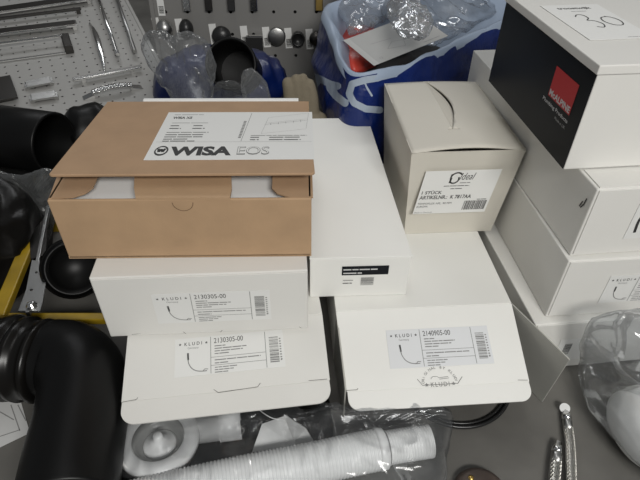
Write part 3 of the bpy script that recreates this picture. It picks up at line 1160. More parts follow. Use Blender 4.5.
# ribbed bow
p0, p1_ = b1p(83, 99), b1p(142, 87.5)
d = p1_ - p0
Lc = d.length
r_ = thing('cabinet_handle', 'ribbed chrome bow handle with flat pointed ends nearest the carton', 'handle', mw=B1M @ frame(p0, d, V((0, 0, 1)).cross(d)), group='cabinet handles on the pale board')
bm = bmesh.new()
N = 90
pts, rs = [], []
for k in range(N + 1):
    t = k / N
    pts.append((Lc * (0.16 + 0.68 * t), 0, 0.010 + 0.012 * math.sin(PI * (0.12 + 0.76 * t))))
    rs.append(0.0095 * (1 + 0.14 * (1 if (k // 3) % 2 else -1)))
tube(bm, pts, rs, 12, flat=0.6)
obj('grip', bm, M['chrome'], r_)
for s_ in (0, 1):
    bm = bmesh.new()
    xa, xb = (0, Lc * 0.2) if s_ == 0 else (Lc * 0.8, Lc)
    hexa(bm, [V(p) for p in ((xa, -0.009, 0), (xb, -0.009, 0), (xb, 0.009, 0), (xa, 0.009, 0))] + [V(p) for p in ((xa, -0.009, 0.003 + 0.010 * s_), (xb, -0.009, 0.013 - 0.010 * s_), (xb, 0.009, 0.013 - 0.010 * s_), (xa, 0.009, 0.003 + 0.010 * s_))], 0, 0.001)
    obj('foot', bm, M['chrome'], r_)
bar_handle(b1p(27, 88), b1p(52, 83), 0.030, 0.007, 0.006, 'short broad steel handle, upper of two beside the square plate', 'steel')
bar_handle(b1p(32, 101), b1p(57, 97), 0.030, 0.007, 0.006, 'short broad steel handle, lower of two beside the square plate', 'steel')
F_ = B1M @ frame(b1p(-6, 96), b1p(14, 92) - b1p(-6, 96), V((0, 0, 1)).cross(b1p(14, 92) - b1p(-6, 96)))
bm = bmesh.new()
box(bm, -0.05, -0.05, 0.012, 0.055, 0.055, 0.018, bevel=0.002)
box(bm, -0.02, -0.02, 0, 0.02, 0.02, 0.012)
o = obj('cabinet_handle', bm, M['darkmetal'], None, F_)
tag(o, 'square dark metal plate handle at the left edge', 'handle', 'cabinet handles on the pale board')

# upright grey board with knobs
YB = 1.62
yb = 0.05
base = U(330, 70, y=YB)
B2M = frame((base.x, YB, 0.0), (math.cos(yb), math.sin(yb), 0), (0, 0.10, 1))
b2 = thing('display_board', 'upright dark grey perforated board carrying small knobs', 'display board', mw=B2M)


def b2p(u, v, z=0.0):
    q_ = onplane(B2M, u, v)
    return V((q_.x, q_.y, z))


p2 = b2p(262, 36).x - b2p(241, 36).x
xl = b2p(156, 20).x
perforated('perforated_sheet', 'board2', 20, 9, p2, 0.0048, None, xl + p2 * 0.5, 0.012, None, None, b2)
bm = bmesh.new()
box(bm, xl, -0.02, -0.030, xl + p2 * 20, 9 * p2, -0.022)
obj('backing', bm, M['dark'], b2)
bm = bmesh.new()
box(bm, xl - 0.012, 0.0, -0.03, xl, 9 * p2, 0.004, bevel=0.001)
obj('side_frame', bm, M['board2'], b2)
G2 = 'knobs on the grey board'


def knob(u, v, prof, label, m_='blackm', squash=1.0):
    p = b2p(u, v)
    r = thing('cabinet_knob', label, 'knob', mw=B2M @ Matrix.Translation(p), group=G2)
    bm = bmesh.new()
    lathe(bm, prof, Matrix.Diagonal((squash, 1, 1, 1)), 32)
    obj('knob_head', bm, M[m_], r)
    bm = bmesh.new()
    lathe(bm, [(0.007, 0.0), (0.005, 0.012)], None, 16)
    obj('stem', bm, M['steel'], r)
    return r


px = 1 / (F_PX / 1.75)
ov = lambda R_, H: [(0, 0.010)] + [(R_ * math.sin(t * PI / 2 / 8), 0.010) for t in (8,)] + [(R_ * math.cos(k * PI / 16), 0.012 + H * math.sin(k * PI / 16)) for k in range(8)] + [(0, 0.012 + H)]
knob(165.5, 28, ov(8.5 * px, 0.022), 'shiny oval silver knob at far left of the knob row', 'steel', 0.85)
knob(187, 28, ov(8.5 * px, 0.022), 'black oval knob next to the silver oval knob', 'blackm', 0.75)
knob(222, 35, ov(8.7 * px, 0.018), 'largest round matt black knob, third in the row')
knob(277, 35, [(0, 0.012), (8 * px, 0.012), (8 * px, 0.02), (6.8 * px, 0.023), (0, 0.018)], 'flat round steel disc knob', 'steel')
knob(298, 37, [(0, 0.012), (6.2 * px, 0.012), (6.2 * px, 0.03), (5.2 * px, 0.033), (4.8 * px, 0.026), (0, 0.026)], 'small black cylinder knob right of the steel disc knob')
knob(316, 37, [(0, 0.012), (6.2 * px, 0.012), (6.2 * px, 0.024), (5.2 * px, 0.027), (0, 0.03)], 'dark round knob closest to the blue carrier bag', 'darkmetal')
p = b2p(255, 41)
o = thing('cabinet_knob', 'square black knob with pale top above the blue sack', 'knob', mw=B2M @ Matrix.Translation(p), group=G2)
bm = bmesh.new()
box(bm, -7.5 * px, -7 * px, 0.012, 7.5 * px, 6 * px, 0.034, bevel=0.002)
obj('knob_head', bm, M['blackm'], o)
bm = bmesh.new()
box(bm, -5 * px, 6 * px, 0.014, 7 * px, 6.6 * px, 0.033)
obj('top_plate', bm, M['chrome'], o)
for u, m_, l in ((149, 'blackm', 'dark pull hanging at the far left of the top row'), (187, 'chrome', 'bright chrome pull, leftmost chrome one of the top row'), (209, 'darkmetal', 'dark pull just right of the leftmost chrome pull'),
                 (231.5, 'blackm', 'black pull just left of the chrome pull at mid top row'), (254, 'chrome', 'bright chrome pull in the middle of the top row'), (319, 'brass', 'brassy chrome pull beside the blue carrier bag')):
    if u == 149:
        continue
    p = b2p(u, 0)
    o = thing('drawer_pull', l, 'handle', mw=B2M @ Matrix.Translation(p), group='pulls on the grey board')
    bm = bmesh.new()
    box(bm, -3.2 * px, -8 * px, 0.014, 3.2 * px, 12 * px, 0.022, bevel=0.002)
    obj('grip', bm, M[m_], o)
    bm = bmesh.new()
    box(bm, -2 * px, -6 * px, 0, 2 * px, -2 * px, 0.014)
    obj('foot', bm, M['darkmetal'], o)
tags_ = [(157, 28, 'the shiny oval silver knob'), (180, 29, 'the black oval knob'), (213.5, 34, 'the largest round black knob'), (244.5, 36, 'the square black knob'),
         (266.5, 37, 'the steel disc knob'), (288.5, 38, 'the small black cylinder knob'), (309.5, 39, 'the knob beside the blue bag')]
for i, (u, v, l) in enumerate(tags_):
    p = b2p(u, v)
    a = Art()
    a.sheet(-3.2 * px, -9 * px, 3.2 * px, 9 * px, 'paperw')
    a.bars(-2.2 * px, -7.5 * px, 4.4 * px, 7 * px, 'ink', vertical=False, seed=i)
    o = a.done('price_tag', B2M @ Matrix.Translation(p + V((0, 0, 0.002))) @ Matrix.Rotation(0.06, 4, 'Z'))
    tag(o, 'white barcode tag just left of ' + l, 'tag', 'barcode tags on the grey board')
a = Art()
a.sheet(-3 * px, -8 * px, 3 * px, 8 * px, 'paperw')
a.bars(-2.2 * px, -6 * px, 4.4 * px, 6 * px, 'ink', vertical=False, seed=9)
o = a.done('price_tag', B2M @ Matrix.Translation(b2p(161, 6) + V((0, 0, 0.002))))
tag(o, 'white barcode tag at the top left corner of the grey board', 'tag', 'barcode tags on the grey board')

# ------------------------------------------------------------------ things between carton and boards
o = blob('plastic_sack', M['blue'], (U(219, 90, y=1.35).x, 1.39, 0.06), (0.172, 0.10, 0.105), 0.05, 4, 0.02, 9, power=0.8)
tag(o, 'filled dark blue plastic sack behind the brown carton', 'bag')
# black pipe socket facing the camera
c = U(231, 64, y=1.13)
ax = (CAM - c).normalized() + V((0, 0, 0.15))
F_ = frame(c, (1, 0, 0), V((0, 0, 1)) - ax.normalized() * ax.normalized().z)
o = thing('pipe_socket', 'round black pipe socket opening lying on the blue sack', 'pipe', mw=F_)
bm = bmesh.new()
R_ = 23.5 / F_PX * 1.25
lathe(bm, [(R_ * .86, -0.15), (R_ * .86, 0.0), (R_ * .92, 0.006), (R_, 0.006), (R_ * 1.02, 0.0), (R_ * 1.0, -0.02), (R_ * .93, -0.03), (R_ * .93, -0.16), (0, -0.16)], None, 48)
obj('socket', bm, M['blackp'], o)
bm = bmesh.new()
bmesh.ops.create_circle(bm, cap_ends=True, radius=R_ * .87, segments=40, matrix=Matrix.Translation((0, 0, -0.145)))
obj('end_wall', bm, M['blackp'], o)

# clear bags
ol = [U(u, v, y=1.02) for u, v in ((148, 40), (165, 36), (178, 42), (190, 36), (205, 42), (214, 58), (213, 78), (212, 97), (200, 112), (178, 106), (165, 88), (152, 68), (145, 52))]
o = pouch('clear_bag', M['clear2'], ol, 0.030, 3, 0.013, 20, nrm=(0, -0.5, 0.8), zmin=0.02)
tag(o, 'crumpled clear plastic bag in front of the silver knob', 'bag')
ol = [U(u, v, y=0.98) for u, v in ((243, 76), (252, 72), (262, 80), (268, 92), (268, 106), (250, 108), (243, 95))]
o = pouch('clear_bag', M['clear2'], ol, 0.016, 6, 0.008, 30, nrm=(0, -0.5, 0.8))
tag(o, 'small pointed clear bag between the socket and blue sack', 'bag')
ol = [U(u, v, y=0.99) for u, v in ((214, 90), (224, 85), (240, 86), (246, 94), (244, 108), (214, 110))]
o = pouch('clear_bag', M['clear'], ol, 0.016, 9, 0.008, 30, nrm=(0, -0.5, 0.8))
tag(o, 'flat clear bag low below the black socket', 'bag')


def capsules_object(name, m_, caps, vox, smooth=True):
    bm = bmesh.new()
    for pts, rs in caps:
        pts = [V(p) for p in pts]
        tube(bm, spline(pts, 4) if len(pts) > 2 else pts, rs if not isinstance(rs, (list, tuple)) or len(pts) == 2 else [rs[0] + (rs[-1] - rs[0]) * k / (4 * (len(pts) - 1)) for k in range(4 * (len(pts) - 1) + 1)], 12)
        for e_, r_ in ((pts[0], rs[0] if isinstance(rs, (list, tuple)) else rs), (pts[-1], rs[-1] if isinstance(rs, (list, tuple)) else rs)):
            bmesh.ops.create_icosphere(bm, subdivisions=2, radius=r_, matrix=Matrix.Translation(e_))
    o = obj(name, bm, m_, None, smooth=True)
    rm = o.modifiers.new('join', 'REMESH')
    rm.mode = 'VOXEL'
    rm.voxel_size = vox
    rm.use_smooth_shade = True
    sm = o.modifiers.new('soft', 'SMOOTH')
    sm.iterations = 4
    return o


# beige glove, fingers up
gy = 1.06
G = lambda u, v, dy=0: U(u, v, y=gy + dy)
rp = 1.25 / F_PX
o = capsules_object('work_glove', M['beige'], [
    ([G(291, 108), G(290, 95), G(288, 83)], [7 * rp, 5.5 * rp]),
    ([G(299, 108), G(298, 92), G(296, 79)], [7 * rp, 4.6 * rp]),
    ([G(306, 108), G(304, 92), G(303, 78)], [7 * rp, 4.4 * rp]),
    ([G(312, 110), G(312, 96), G(310, 83)], [7 * rp, 4.0 * rp]),
    ([G(296, 118), G(316, 124)], 13 * rp),
    ([G(300, 135), G(318, 150)], 13 * rp),
    ([G(302, 165), G(320, 200, 0.02)], 12 * rp)], 0.003)
tag(o, 'beige knitted work glove standing fingers up behind the carton', 'glove')

# ------------------------------------------------------------------ blue carrier bag
zr = 0.29
rim_px = [(346, 70), (372, 76), (405, 66), (450, 46), (506, 20)]
front = [U(u, v, z=zr) for u, v in rim_px]
back = [V((0.52, 1.40, zr + .01)), V((0.40, 1.50, zr + .01)), V((0.20, 1.49, zr + .01)), U(329, 6, z=zr + .01), U(334, 36, z=zr + 0.005)]
print('BAGPTS', [tuple(round(a, 2) for a in p) for p in front + back])
rim = spline(front + back, 8, closed=True)
cen = sum(rim, V()) / len(rim)
bot = []
for p in rim:
    q_ = V((cen.x, cen.y, 0)) + (V((p.x, p.y, 0)) - V((cen.x, cen.y, 0))) * 0.86
    q_.z = 0.002
    bot.append(q_)
root = thing('carrier_bag', 'blue and white plastic carrier bag standing open, stuffed with bags', 'bag', (cen.x, cen.y, 0))
bm = bmesh.new()
NR = 26
rows = []
for k in range(NR + 1):
    t = k / NR
    row = []
    for a_, b_ in zip(rim, bot):
        p = a_.lerp(b_, t)
        out = V((p.x - cen.x, p.y - cen.y, 0)).normalized()
        p = p + out * (0.034 * math.sin(PI * min(1, t * 1.05)) + 0.014 * crumple(p, 8, 2) * min(1, t * 6 + .3))
        p.z = max(p.z + (0.010 * noise.noise(a_ * 14) if k == 0 else 0), 0.001)
        row.append(bm.verts.new(p - V((cen.x, cen.y, 0))))
    rows.append(row)
n = len(rim)
for a_, b_ in zip(rows, rows[1:]):
    for k in range(n):
        f_ = bm.faces.new((a_[k], b_[k], b_[(k + 1) % n], a_[(k + 1) % n]))
        f_.smooth = True
bm.faces.new(rows[-1])


def seg_d(p, a, b):
    ab = b - a
    t = max(0, min(1, (p - a).dot(ab) / ab.dot(ab)))
    return (p - (a + ab * t)).length


# printed white shapes: carried as a mask over arc length / height of the bag wall
bagmat = mat('blue_carrier_film_printed', (0.002, 0.015, 0.12), 0.28, bump=0.8, bscale=14, bdist=0.01)
nt = bagmat.node_tree
bsdf = nt.nodes['Principled BSDF']
at = nt.nodes.new('ShaderNodeAttribute')
at.attribute_name = 'print'
st = nt.nodes.new('ShaderNodeMath')
st.operation = 'GREATER_THAN'
st.inputs[1].default_value = 0.5
mx = nt.nodes.new('ShaderNodeMix')
mx.data_type = 'RGBA'
mx.inputs['A'].default_value = (0.002, 0.015, 0.12, 1)
mx.inputs['B'].default_value = (0.36, 0.42, 0.50, 1)
nt.links.new(at.outputs['Fac'], st.inputs[0])
nt.links.new(st.outputs[0], mx.inputs['Factor'])
nt.links.new(mx.outputs['Result'], bsdf.inputs['Base Color'])
# subdivide for a crisp print edge
bmesh.ops.subdivide_edges(bm, edges=list(bm.edges), cuts=2, use_grid_fill=True, smooth=0.0)
verts_w = [v.co + V((cen.x, cen.y, 0)) for v in bm.verts]
bag = obj('bag_wall', bm, bagmat, root, smooth=True)


def toscreen(p):
    d = p - CAM
    z = d.dot(FW)
    return V((320 + F_PX * d.dot(CR) / z, 240 - F_PX * d.dot(CU) / z))


strokes = [([(309, 75), (318, 78), (330, 84), (338, 86)], 3.4), ([(312, 90), (319, 80)], 3.0), ([(330, 88), (336, 96), (345, 103)], 3.8),
           ([(352, 84), (349, 94), (354, 103), (366, 109), (380, 110)], 3.4), ([(352, 84), (365, 80), (378, 78)], 3.5), ([(378, 78), (395, 74)], 3.0),
           ([(366, 86), (372, 96)], 1.0), ([(309, 62), (307, 76)], 3.0)]
attr = bag.data.attributes.new('print', 'FLOAT', 'POINT')
for i, p in enumerate(verts_w):
    s2 = toscreen(p)
    val = 0.0
    if p.y < cen.y + 0.05:
        dmin = 1e9
        for pts, wd in strokes:
            for a_, b_ in zip(pts, pts[1:]):
                dmin = min(dmin, seg_d(s2, V(a_), V(b_)) - wd)
        val = 0.5 - dmin * 0.25
    attr.data[i].value = max(0.0, min(1.0, val))
# pale lining folded over the rim, going down inside
bm = bmesh.new()
rows = []
for k, (ins, dz) in enumerate(((-0.007, -0.012), (-0.003, 0.004), (0.004, 0.005), (0.014, -0.010), (0.030, -0.035), (0.045, -0.08), (0.05, -0.16))):
    row = []
    for i, p in enumerate(rim):
        out = V((p.x - cen.x, p.y - cen.y, 0)).normalized()
        q_ = p - out * (ins * (1.0 + 0.5 * noise.noise(p * 9)) + 0.006 * crumple(p, 14, 7) * min(1, k / 3)) + V((0, 0, dz + (0.010 * noise.noise(p * 14) if k < 3 else 0)))
        row.append(bm.verts.new(q_ - V((cen.x, cen.y, 0))))
    rows.append(row)
for a_, b_ in zip(rows, rows[1:]):
    for k in range(n):
        bm.faces.new((a_[k], b_[k], b_[(k + 1) % n], a_[(k + 1) % n])).smooth = True
o = obj('lining', bm, M['baginner'], root)
o['label'] = 'pale lining folded over the rim'
# stuffing inside
o = blob('dark_bundle', M['dark'], (cen.x, cen.y, 0.13), (0.15, 0.15, 0.10), 0, 5, 0.02, 9, zmin=0.01, sub=4)
tag(o, 'dark bundle at the bottom of the blue carrier bag', 'bundle')
c = U(350, 40, z=0.245)
o = blob('red_pouch', M['redp'], (c.x + 0.02, c.y, 0.225), (0.055, 0.13, 0.030), -0.12, 8, 0.010, 14, zmin=0.05)
tag(o, 'red plastic pouch at the left inside the blue carrier bag', 'pouch')
# printed leaflet
LP = [U(350, 38, z=0.285), U(374, 66, z=0.262), U(448, 36, z=0.285), U(400, -2, z=0.31)]
X_ = LP[2] - LP[1]
Y_ = LP[0] - LP[1]
LMx = frame(LP[1], X_, Y_)
w, h = X_.length, (LMx.inverted() @ LP[0]).y
a = Art()
a.sheet(0, 0, w, h, 'leaflet', 0.0004)
a.rect(0.0, 0.0, w * 0.07, h, 'inkl')
a.line([(w * .3, h * .3), (w * .42, h * .45), (w * .55, h * .38), (w * .5, h * .2), (w * .3, h * .3)], 0.001, 'inkg')
a.line([(w * .2, h * .6), (w * .45, h * .55)], 0.001, 'inkg')
a.line([(w * .62, h * .5), (w * .85, h * .32)], 0.002, 'ink')
a.small(w * .7, h * .08, w * .22, 0.004, 'inkg', 3)
a.text('12', w * .13, h * .1, h * .06, 'inkg')
o = a.done('instruction_leaflet', LMx)
tag(o, 'grey printed instruction leaflet inside the blue carrier bag', 'leaflet')
ol = [U(u, v, z=0.268) for u, v in ((376, 4), (398, 24), (428, 44), (446, 38), (474, 24), (498, 4), (480, -20), (430, -30), (385, -18))]
o = pouch('clear_bag', M['clear'], ol, 0.024, 12, 0.016, 17, zmin=0.2)
tag(o, 'big crumpled clear bag filling the blue carrier bag', 'bag')
ol = [U(u, v, z=0.285) for u, v in ((340, -14), (338, 8), (346, 26), (352, 32), (376, 22), (398, 8), (402, -14), (370, -24))]
o = pouch('clear_bag', M['clear2'], ol, 0.020, 18, 0.013, 19, zmin=0.2)
tag(o, 'clear wrinkled bag over the red pouch at the left inside the blue carrier', 'bag')
ol = [U(u, v, z=0.335) for u, v in ((388, 6), (396, 28), (412, 34), (430, 34), (432, 22), (420, 8), (406, -4))]
o = pouch('clear_bag', M['clear2'], ol, 0.014, 15, 0.012, 30, zmin=0.3)
tag(o, 'small shiny folded bag on top inside the blue carrier', 'bag')

# ------------------------------------------------------------------ left side
# big black pipe with open end to the right
e1, e0 = U(56, 144, y=0.97), U(-30, 158, y=1.00)
e0 = V((e0.x - .05, e0.y + .05, e1.z - 0.012))
R_ = 31 / F_PX * 1.12
axv = (e1 - e0).normalized()
Lp = (e1 - e0).length
F_ = frame(e0, V((0, 0, 1)).cross(axv), axv.cross(V((0, 0, 1)).cross(axv)))
zq = axv.to_track_quat('Z', 'Y').to_matrix().to_4x4()
F_ = Matrix.Translation(e0) @ zq
o = thing('drain_pipe', 'large black drain pipe with open end beside the brown carton', 'pipe', mw=F_)
bm = bmesh.new()
lathe(bm, [(R_ * .9, 0), (R_ * .9, Lp - 0.001), (R_ * .93, Lp + 0.001), (R_ * .98, Lp), (R_, Lp - 0.002), (R_, 0), (R_ * .9, 0)], None, 56)
obj('pipe_wall', bm, M['blackp'], o)
bm = bmesh.new()
lathe(bm, [(R_ * 1.0, 0.02), (R_ * 1.045, 0.024), (R_ * 1.045, 0.05), (R_, 0.055)], None, 56)
obj('collar', bm, M['blackp'], o)
# black inner object seen past the opening
c = U(78, 160, y=1.02)
o = blob('plastic_bundle', M['blackp'], (c.x + 0.02, 1.09, 0.06), (0.08, 0.07, 0.095), 0.2, 14, 0.010, 10)
tag(o, 'black plastic bundle between drain pipe and brown carton', 'bundle')
# support crate for the pipe
bm = bmesh.new()
zc = e0.z - R_ - 0.003
cx_ = (e0.x + e1.x) / 2 - 0.05
for k in range(5):
    box(bm, cx_ - 0.14, 0.90, zc * k / 5 + 0.002, cx_ + 0.12, 1.05, zc * (k + 1) / 5 - 0.006, bevel=0.003)
box(bm, cx_ - 0.135, 0.905, 0.0, cx_ + 0.115, 1.045, zc)
o = obj('storage_crate', bm, M['blackm'])
tag(o, 'dark slatted crate under the large black drain pipe', 'crate')

# black bin bag and clear film on the left
c = U(18, 235, z=0.10)
o = blob('bin_bag', M['blackr'], (c.x - 0.105, c.y + 0.03, 0.06), (0.105, 0.12, 0.12), 0.2, 21, 0.022, 11, power=0.85)
tag(o, 'shiny black bin bag at the left edge behind yellow frame', 'bag')
ol = [U(u, v, y=0.80) for u, v in ((-20, 178), (20, 176), (50, 170), (66, 176), (58, 205), (50, 235), (36, 262), (10, 262), (-20, 250))]
o = pouch('clear_bag', M['cleard'], ol, 0.018, 24, 0.010, 16, nrm=(0, -0.55, 0.8))
tag(o, 'dull clear bag hanging over the black bin bag', 'bag')
# ribbed black coupling between bin bag and boxes
c = U(70, 272, z=0.075)
o = thing('pipe_coupling', 'round ribbed black coupling behind the yellow rail', 'pipe', mw=Matrix.Translation((c.x - 0.004, c.y + 0.02, 0.066)) @ V((0.35, -0.55, 0.5)).to_track_quat('Z', 'Y').to_matrix().to_4x4())
bm = bmesh.new()
pr = [(0.034, 0.012)]
pr = [(0, 0.0), (0.036, 0.0), (0.040, 0.010)]
prof = [(0, -0.055), (0.044, -0.055)]
for k in range(6):
    z_ = -0.05 + k * 0.016
    prof += [(0.049, z_), (0.049, z_ + 0.008), (0.045, z_ + 0.010), (0.045, z_ + 0.015)]
prof += [(0.047, 0.046), (0.040, 0.048), (0.038, 0.0), (0, 0.0)]
lathe(bm, prof, None, 40)
obj('coupling_body', bm, M['blackp'], o)
bm = bmesh.new()
lathe(bm, [(0.0475, 0.040), (0.051, 0.043), (0.0475, 0.046)], None, 40)
obj('seal_ring', bm, M['blackr'], o)

# yellow steel frame
yf = thing('folding_stand', 'yellow metal folding stand with grey bracket, at left', 'stand', U(40, 318, z=0.0))
YW = yf.matrix_world.inverted()


def barobj(name, a, b, w, t, m_, bevel=0.002, up=(0, 0, 1)):
    d = b - a
    F0 = YW @ frame(a, d, V(up).cross(d))
    bm = bmesh.new()
    box(bm, 0, -w / 2, -t, d.length, w / 2, 0, bevel=bevel)
    return obj(name, bm, M[m_], yf, F0)


zf = 0.075
barobj('rail', U(-12, 316, z=zf), U(106, 316, z=zf), 0.015, 0.012, 'yellow')
barobj('side_arm', U(28, 240, z=zf + .01), U(-4, 316, z=zf + .01), 0.022, 0.014, 'yellow')
br = barobj('bracket', U(48, 205, z=zf + 0.012), U(27, 312, z=zf + 0.014), 0.006, 0.010, 'steel', 0.001)
bm = bmesh.new()
FZ = YW @ frame(V((0, 0, zf + 0.014)), (1, 0, 0), (0, 1, 0))
qs = [U(u, v, z=zf + .014) for u, v in ((32, 260), (49, 262), (43, 300), (40, 311), (18, 311), (26, 290))]
prism(bm, [(p.x, p.y) for p in qs], -0.002, 0.0)
pl_ = obj('hinge_plate', bm, M['steel'], yf, FZ)
for u, v in ((36.5, 272.5), (31.5, 290)):
    p = U(u, v, z=zf + .014)
    bm = bmesh.new()
    lathe(bm, [(0, 0.0), (0.0022, 0.0), (0.0022, 0.0008), (0, 0.0008)], None, 14)
    obj('rivet', bm, M['darkmetal'], pl_, Matrix.Translation((p.x, p.y, 0)))
p = U(32, 306, z=zf + .014)
bm = bmesh.new()
lathe(bm, [(0, 0.0), (0.0085, 0.0), (0.0085, 0.002), (0.0055, 0.003), (0.005, 0.007), (0.003, 0.0075), (0, 0.006)], None, 20)
obj('bolt', bm, M['chrome'], pl_, Matrix.Translation((p.x, p.y, 0)))
bm = bmesh.new()
qs = [U(u, v, z=zf + .004) for u, v in ((28, 196), (50, 196), (47, 258), (32, 262))]
FZ2 = YW @ frame(V((0, 0, zf + 0.011)), (1, 0, 0), (0, 1, 0))
prism(bm, [(p.x, p.y) for p in qs], -0.002, 0.0)
obj('channel', bm, M['darkmetal'], yf, FZ2)
for u, v in ((-5, 316), (78, 317), (28, 241), (45, 200)):
    p = U(u, v, z=zf)
    bm = bmesh.new()
    box(bm, p.x - 0.008, p.y - 0.008, 0.0, p.x + 0.008, p.y + 0.008, zf - 0.004, bevel=0.001)
    obj('leg', bm, M['yellow'], yf, YW)
p0, p1_ = U(57, 240, z=0.05), U(63, 236, z=0.05)

# black rubber elbow in the foreground
zE = 0.064
el = thing('pipe_elbow', 'large black drain elbow with ribbed socket, front left', 'pipe', U(60, 400, z=0.0))
EW = el.matrix_world.inverted()
path = [U(34, 360, z=zE), U(64, 359, z=zE), U(82, 376, z=zE), U(82, 412, z=zE - .003), U(74, 455, z=zE - .003), U(66, 505, z=zE - .003)]
sp = spline(path, 8)
bm = bmesh.new()
tube(bm, sp, [0.053 + 0.006 * min(1, k / 12) for k in range(len(sp))], 40)
o = obj('bend', bm, M['blackp'], el, EW)
a0, a1 = U(-24, 354, z=zE), U(48, 361, z=zE)
axv = (a1 - a0).normalized()
Ls = (a1 - a0).length
bm = bmesh.new()
prof = [(0.044, -0.001)]
for f_, r_ in ((0, .056), (.1, .059), (.2, .056), (.40, .056), (.43, .060), (.5, .061), (.56, .060), (.59, .054), (.62, .054), (.64, .059), (.72, .060), (.74, .055), (.90, .055), (.92, .059), (.97, .058), (1.0, .052)):
    prof.append((r_ * 1.03, f_ * Ls))
prof.append((0.0, Ls))
lathe(bm, prof, None, 56)
obj('ribbed_socket', bm, M['blackr'], el, EW @ Matrix.Translation(a0) @ axv.to_track_quat('Z', 'Y').to_matrix().to_4x4())

# paper sheet on the floor under the elbow
qs = [U(u, v, z=0.001) for u, v in ((-30, 408), (34, 380), (30, 433), (-30, 462))]
F_ = frame(qs[3], qs[2] - qs[3], qs[0] - qs[3])
w = (qs[2] - qs[3]).length
h = (F_.inverted() @ qs[0]).y
a = Art()
a.sheet(0, 0, w, h, 'printed')
for (u0, v0, u1, v1) in ((11, 405, 20, 431), (18, 405, 26, 421), (-10, 440, 20, 430), (0, 412, 14, 420)):
    p, q_ = onplane(F_, u0, v0), onplane(F_, u1, v1)
    a.line([(p.x, p.y), (q_.x, q_.y)], 0.0014, 'inkg')
o = a.done('drawing_sheet', F_)
tag(o, 'grey paper sheet with line drawing on the floor under the elbow', 'paper')

# ------------------------------------------------------------------ shower trap and hose in front
zt = 0.038
c = U(158, 440, z=zt)
tr = thing('shower_trap', 'round white shower trap with side outlet in clear bag', 'plumbing part', mw=Matrix.Translation((c.x, c.y, 0)) @ Matrix.Rotation(math.radians(-3), 4, 'X'))
bm = bmesh.new()
lathe(bm, [(0.030, 0.030), (0.034, 0.040), (0.036, 0.043), (0.046, 0.044), (0.052, 0.042), (0.054, 0.038), (0.054, 0.032), (0.047, 0.029), (0.045, 0.0), (0, 0.0), (0, 0.010), (0.030, 0.012), (0.030, 0.030)], None, 64)
obj('flange', bm, M['whitep'], tr)
bm = bmesh.new()
lathe(bm, [(0, 0.047), (0.005, 0.047), (0.0065, 0.045), (0.0065, 0.038), (0.010, 0.036), (0.013, 0.030), (0.020, 0.028), (0.022, 0.026), (0.022, 0.012)], None, 32)
obj('centre_knob', bm, M['whitep'], tr)
bm = bmesh.new()
lathe(bm, [(0.0225, 0.024), (0.030, 0.0285), (0.0335, 0.0395), (0.0338, 0.0405), (0.0300, 0.0300), (0.0225, 0.0255)], None, 64)
obj('dish', bm, M['dishgrey'], tr)
p0, p1_ = U(197, 430, z=0.0215), U(241, 424, z=0.0215)
bm = bmesh.new()
TW = tr.matrix_world.inverted()
d = (p1_ - p0).normalized()
prof = [(0.0, -0.006), (0.0185, -0.006), (0.0185, 0.03), (0.0205, 0.031), (0.0205, (p1_ - p0).length), (0.0175, (p1_ - p0).length), (0.0175, 0.02), (0, 0.02)]
lathe(bm, prof, None, 36)
obj('outlet_pipe', bm, M['whitep'], tr, TW @ Matrix.Translation(p0) @ d.to_track_quat('Z', 'Y').to_matrix().to_4x4())

h0, h1 = U(429, 441, z=0.028), U(120, 506, z=0.030)
mid = U(300, 466, z=0.030)
sp = spline([h0, U(375, 450, z=0.029), mid, U(225, 481, z=0.030), h1], 6)
cor = thing('flexible_hose', 'white corrugated flexible drain hose in clear bag', 'hose', (h0.x, h0.y, 0))
CW = cor.matrix_world.inverted()
# resample by length
Lt = [0]
for a_, b_ in zip(sp, sp[1:]):
    Lt.append(Lt[-1] + (b_ - a_).length)


def at_len(s):
    for i in range(len(sp) - 1):
        if Lt[i + 1] >= s:
            return sp[i].lerp(sp[i + 1], (s - Lt[i]) / (Lt[i + 1] - Lt[i]))
    return sp[-1]


TL = Lt[-1]
S1 = 0.062


def corr(s0, s1, r, pitch, name):
    n_ = int((s1 - s0) / pitch)
    pts, rs = [], []
    for k in range(n_):
        s_ = s0 + k * pitch
        for f_, dr in ((0.0, -0.0013), (0.25, 0.0004), (0.5, 0.0009), (0.75, 0.0004)):
            pts.append(at_len(s_ + f_ * pitch))
            rs.append(r + dr)
    bm = bmesh.new()
    tube(bm, pts, rs, 36, cap=True)
    return obj(name, bm, M['whitep'], cor, CW)


corr(0.0, S1, 0.0215, 0.0040, 'narrow_section')
corr(S1 + 0.008, TL, 0.0262, 0.0047, 'wide_section')
bm = bmesh.new()
tube(bm, [at_len(S1 - 0.002), at_len(S1 + 0.001), at_len(S1 + 0.009), at_len(S1 + 0.012)], [0.0215, 0.0265, 0.028, 0.0265], 36)
obj('collar', bm, M['whitep'], cor, CW)
bm = bmesh.new()
dd = (h0 - at_len(0.01)).normalized()
tube(bm, [h0 - dd * 0.001, h0 + dd * 0.0012], [0.0222, 0.0222], 36)
obj('end_rim', bm, M['whitep'], cor, CW)

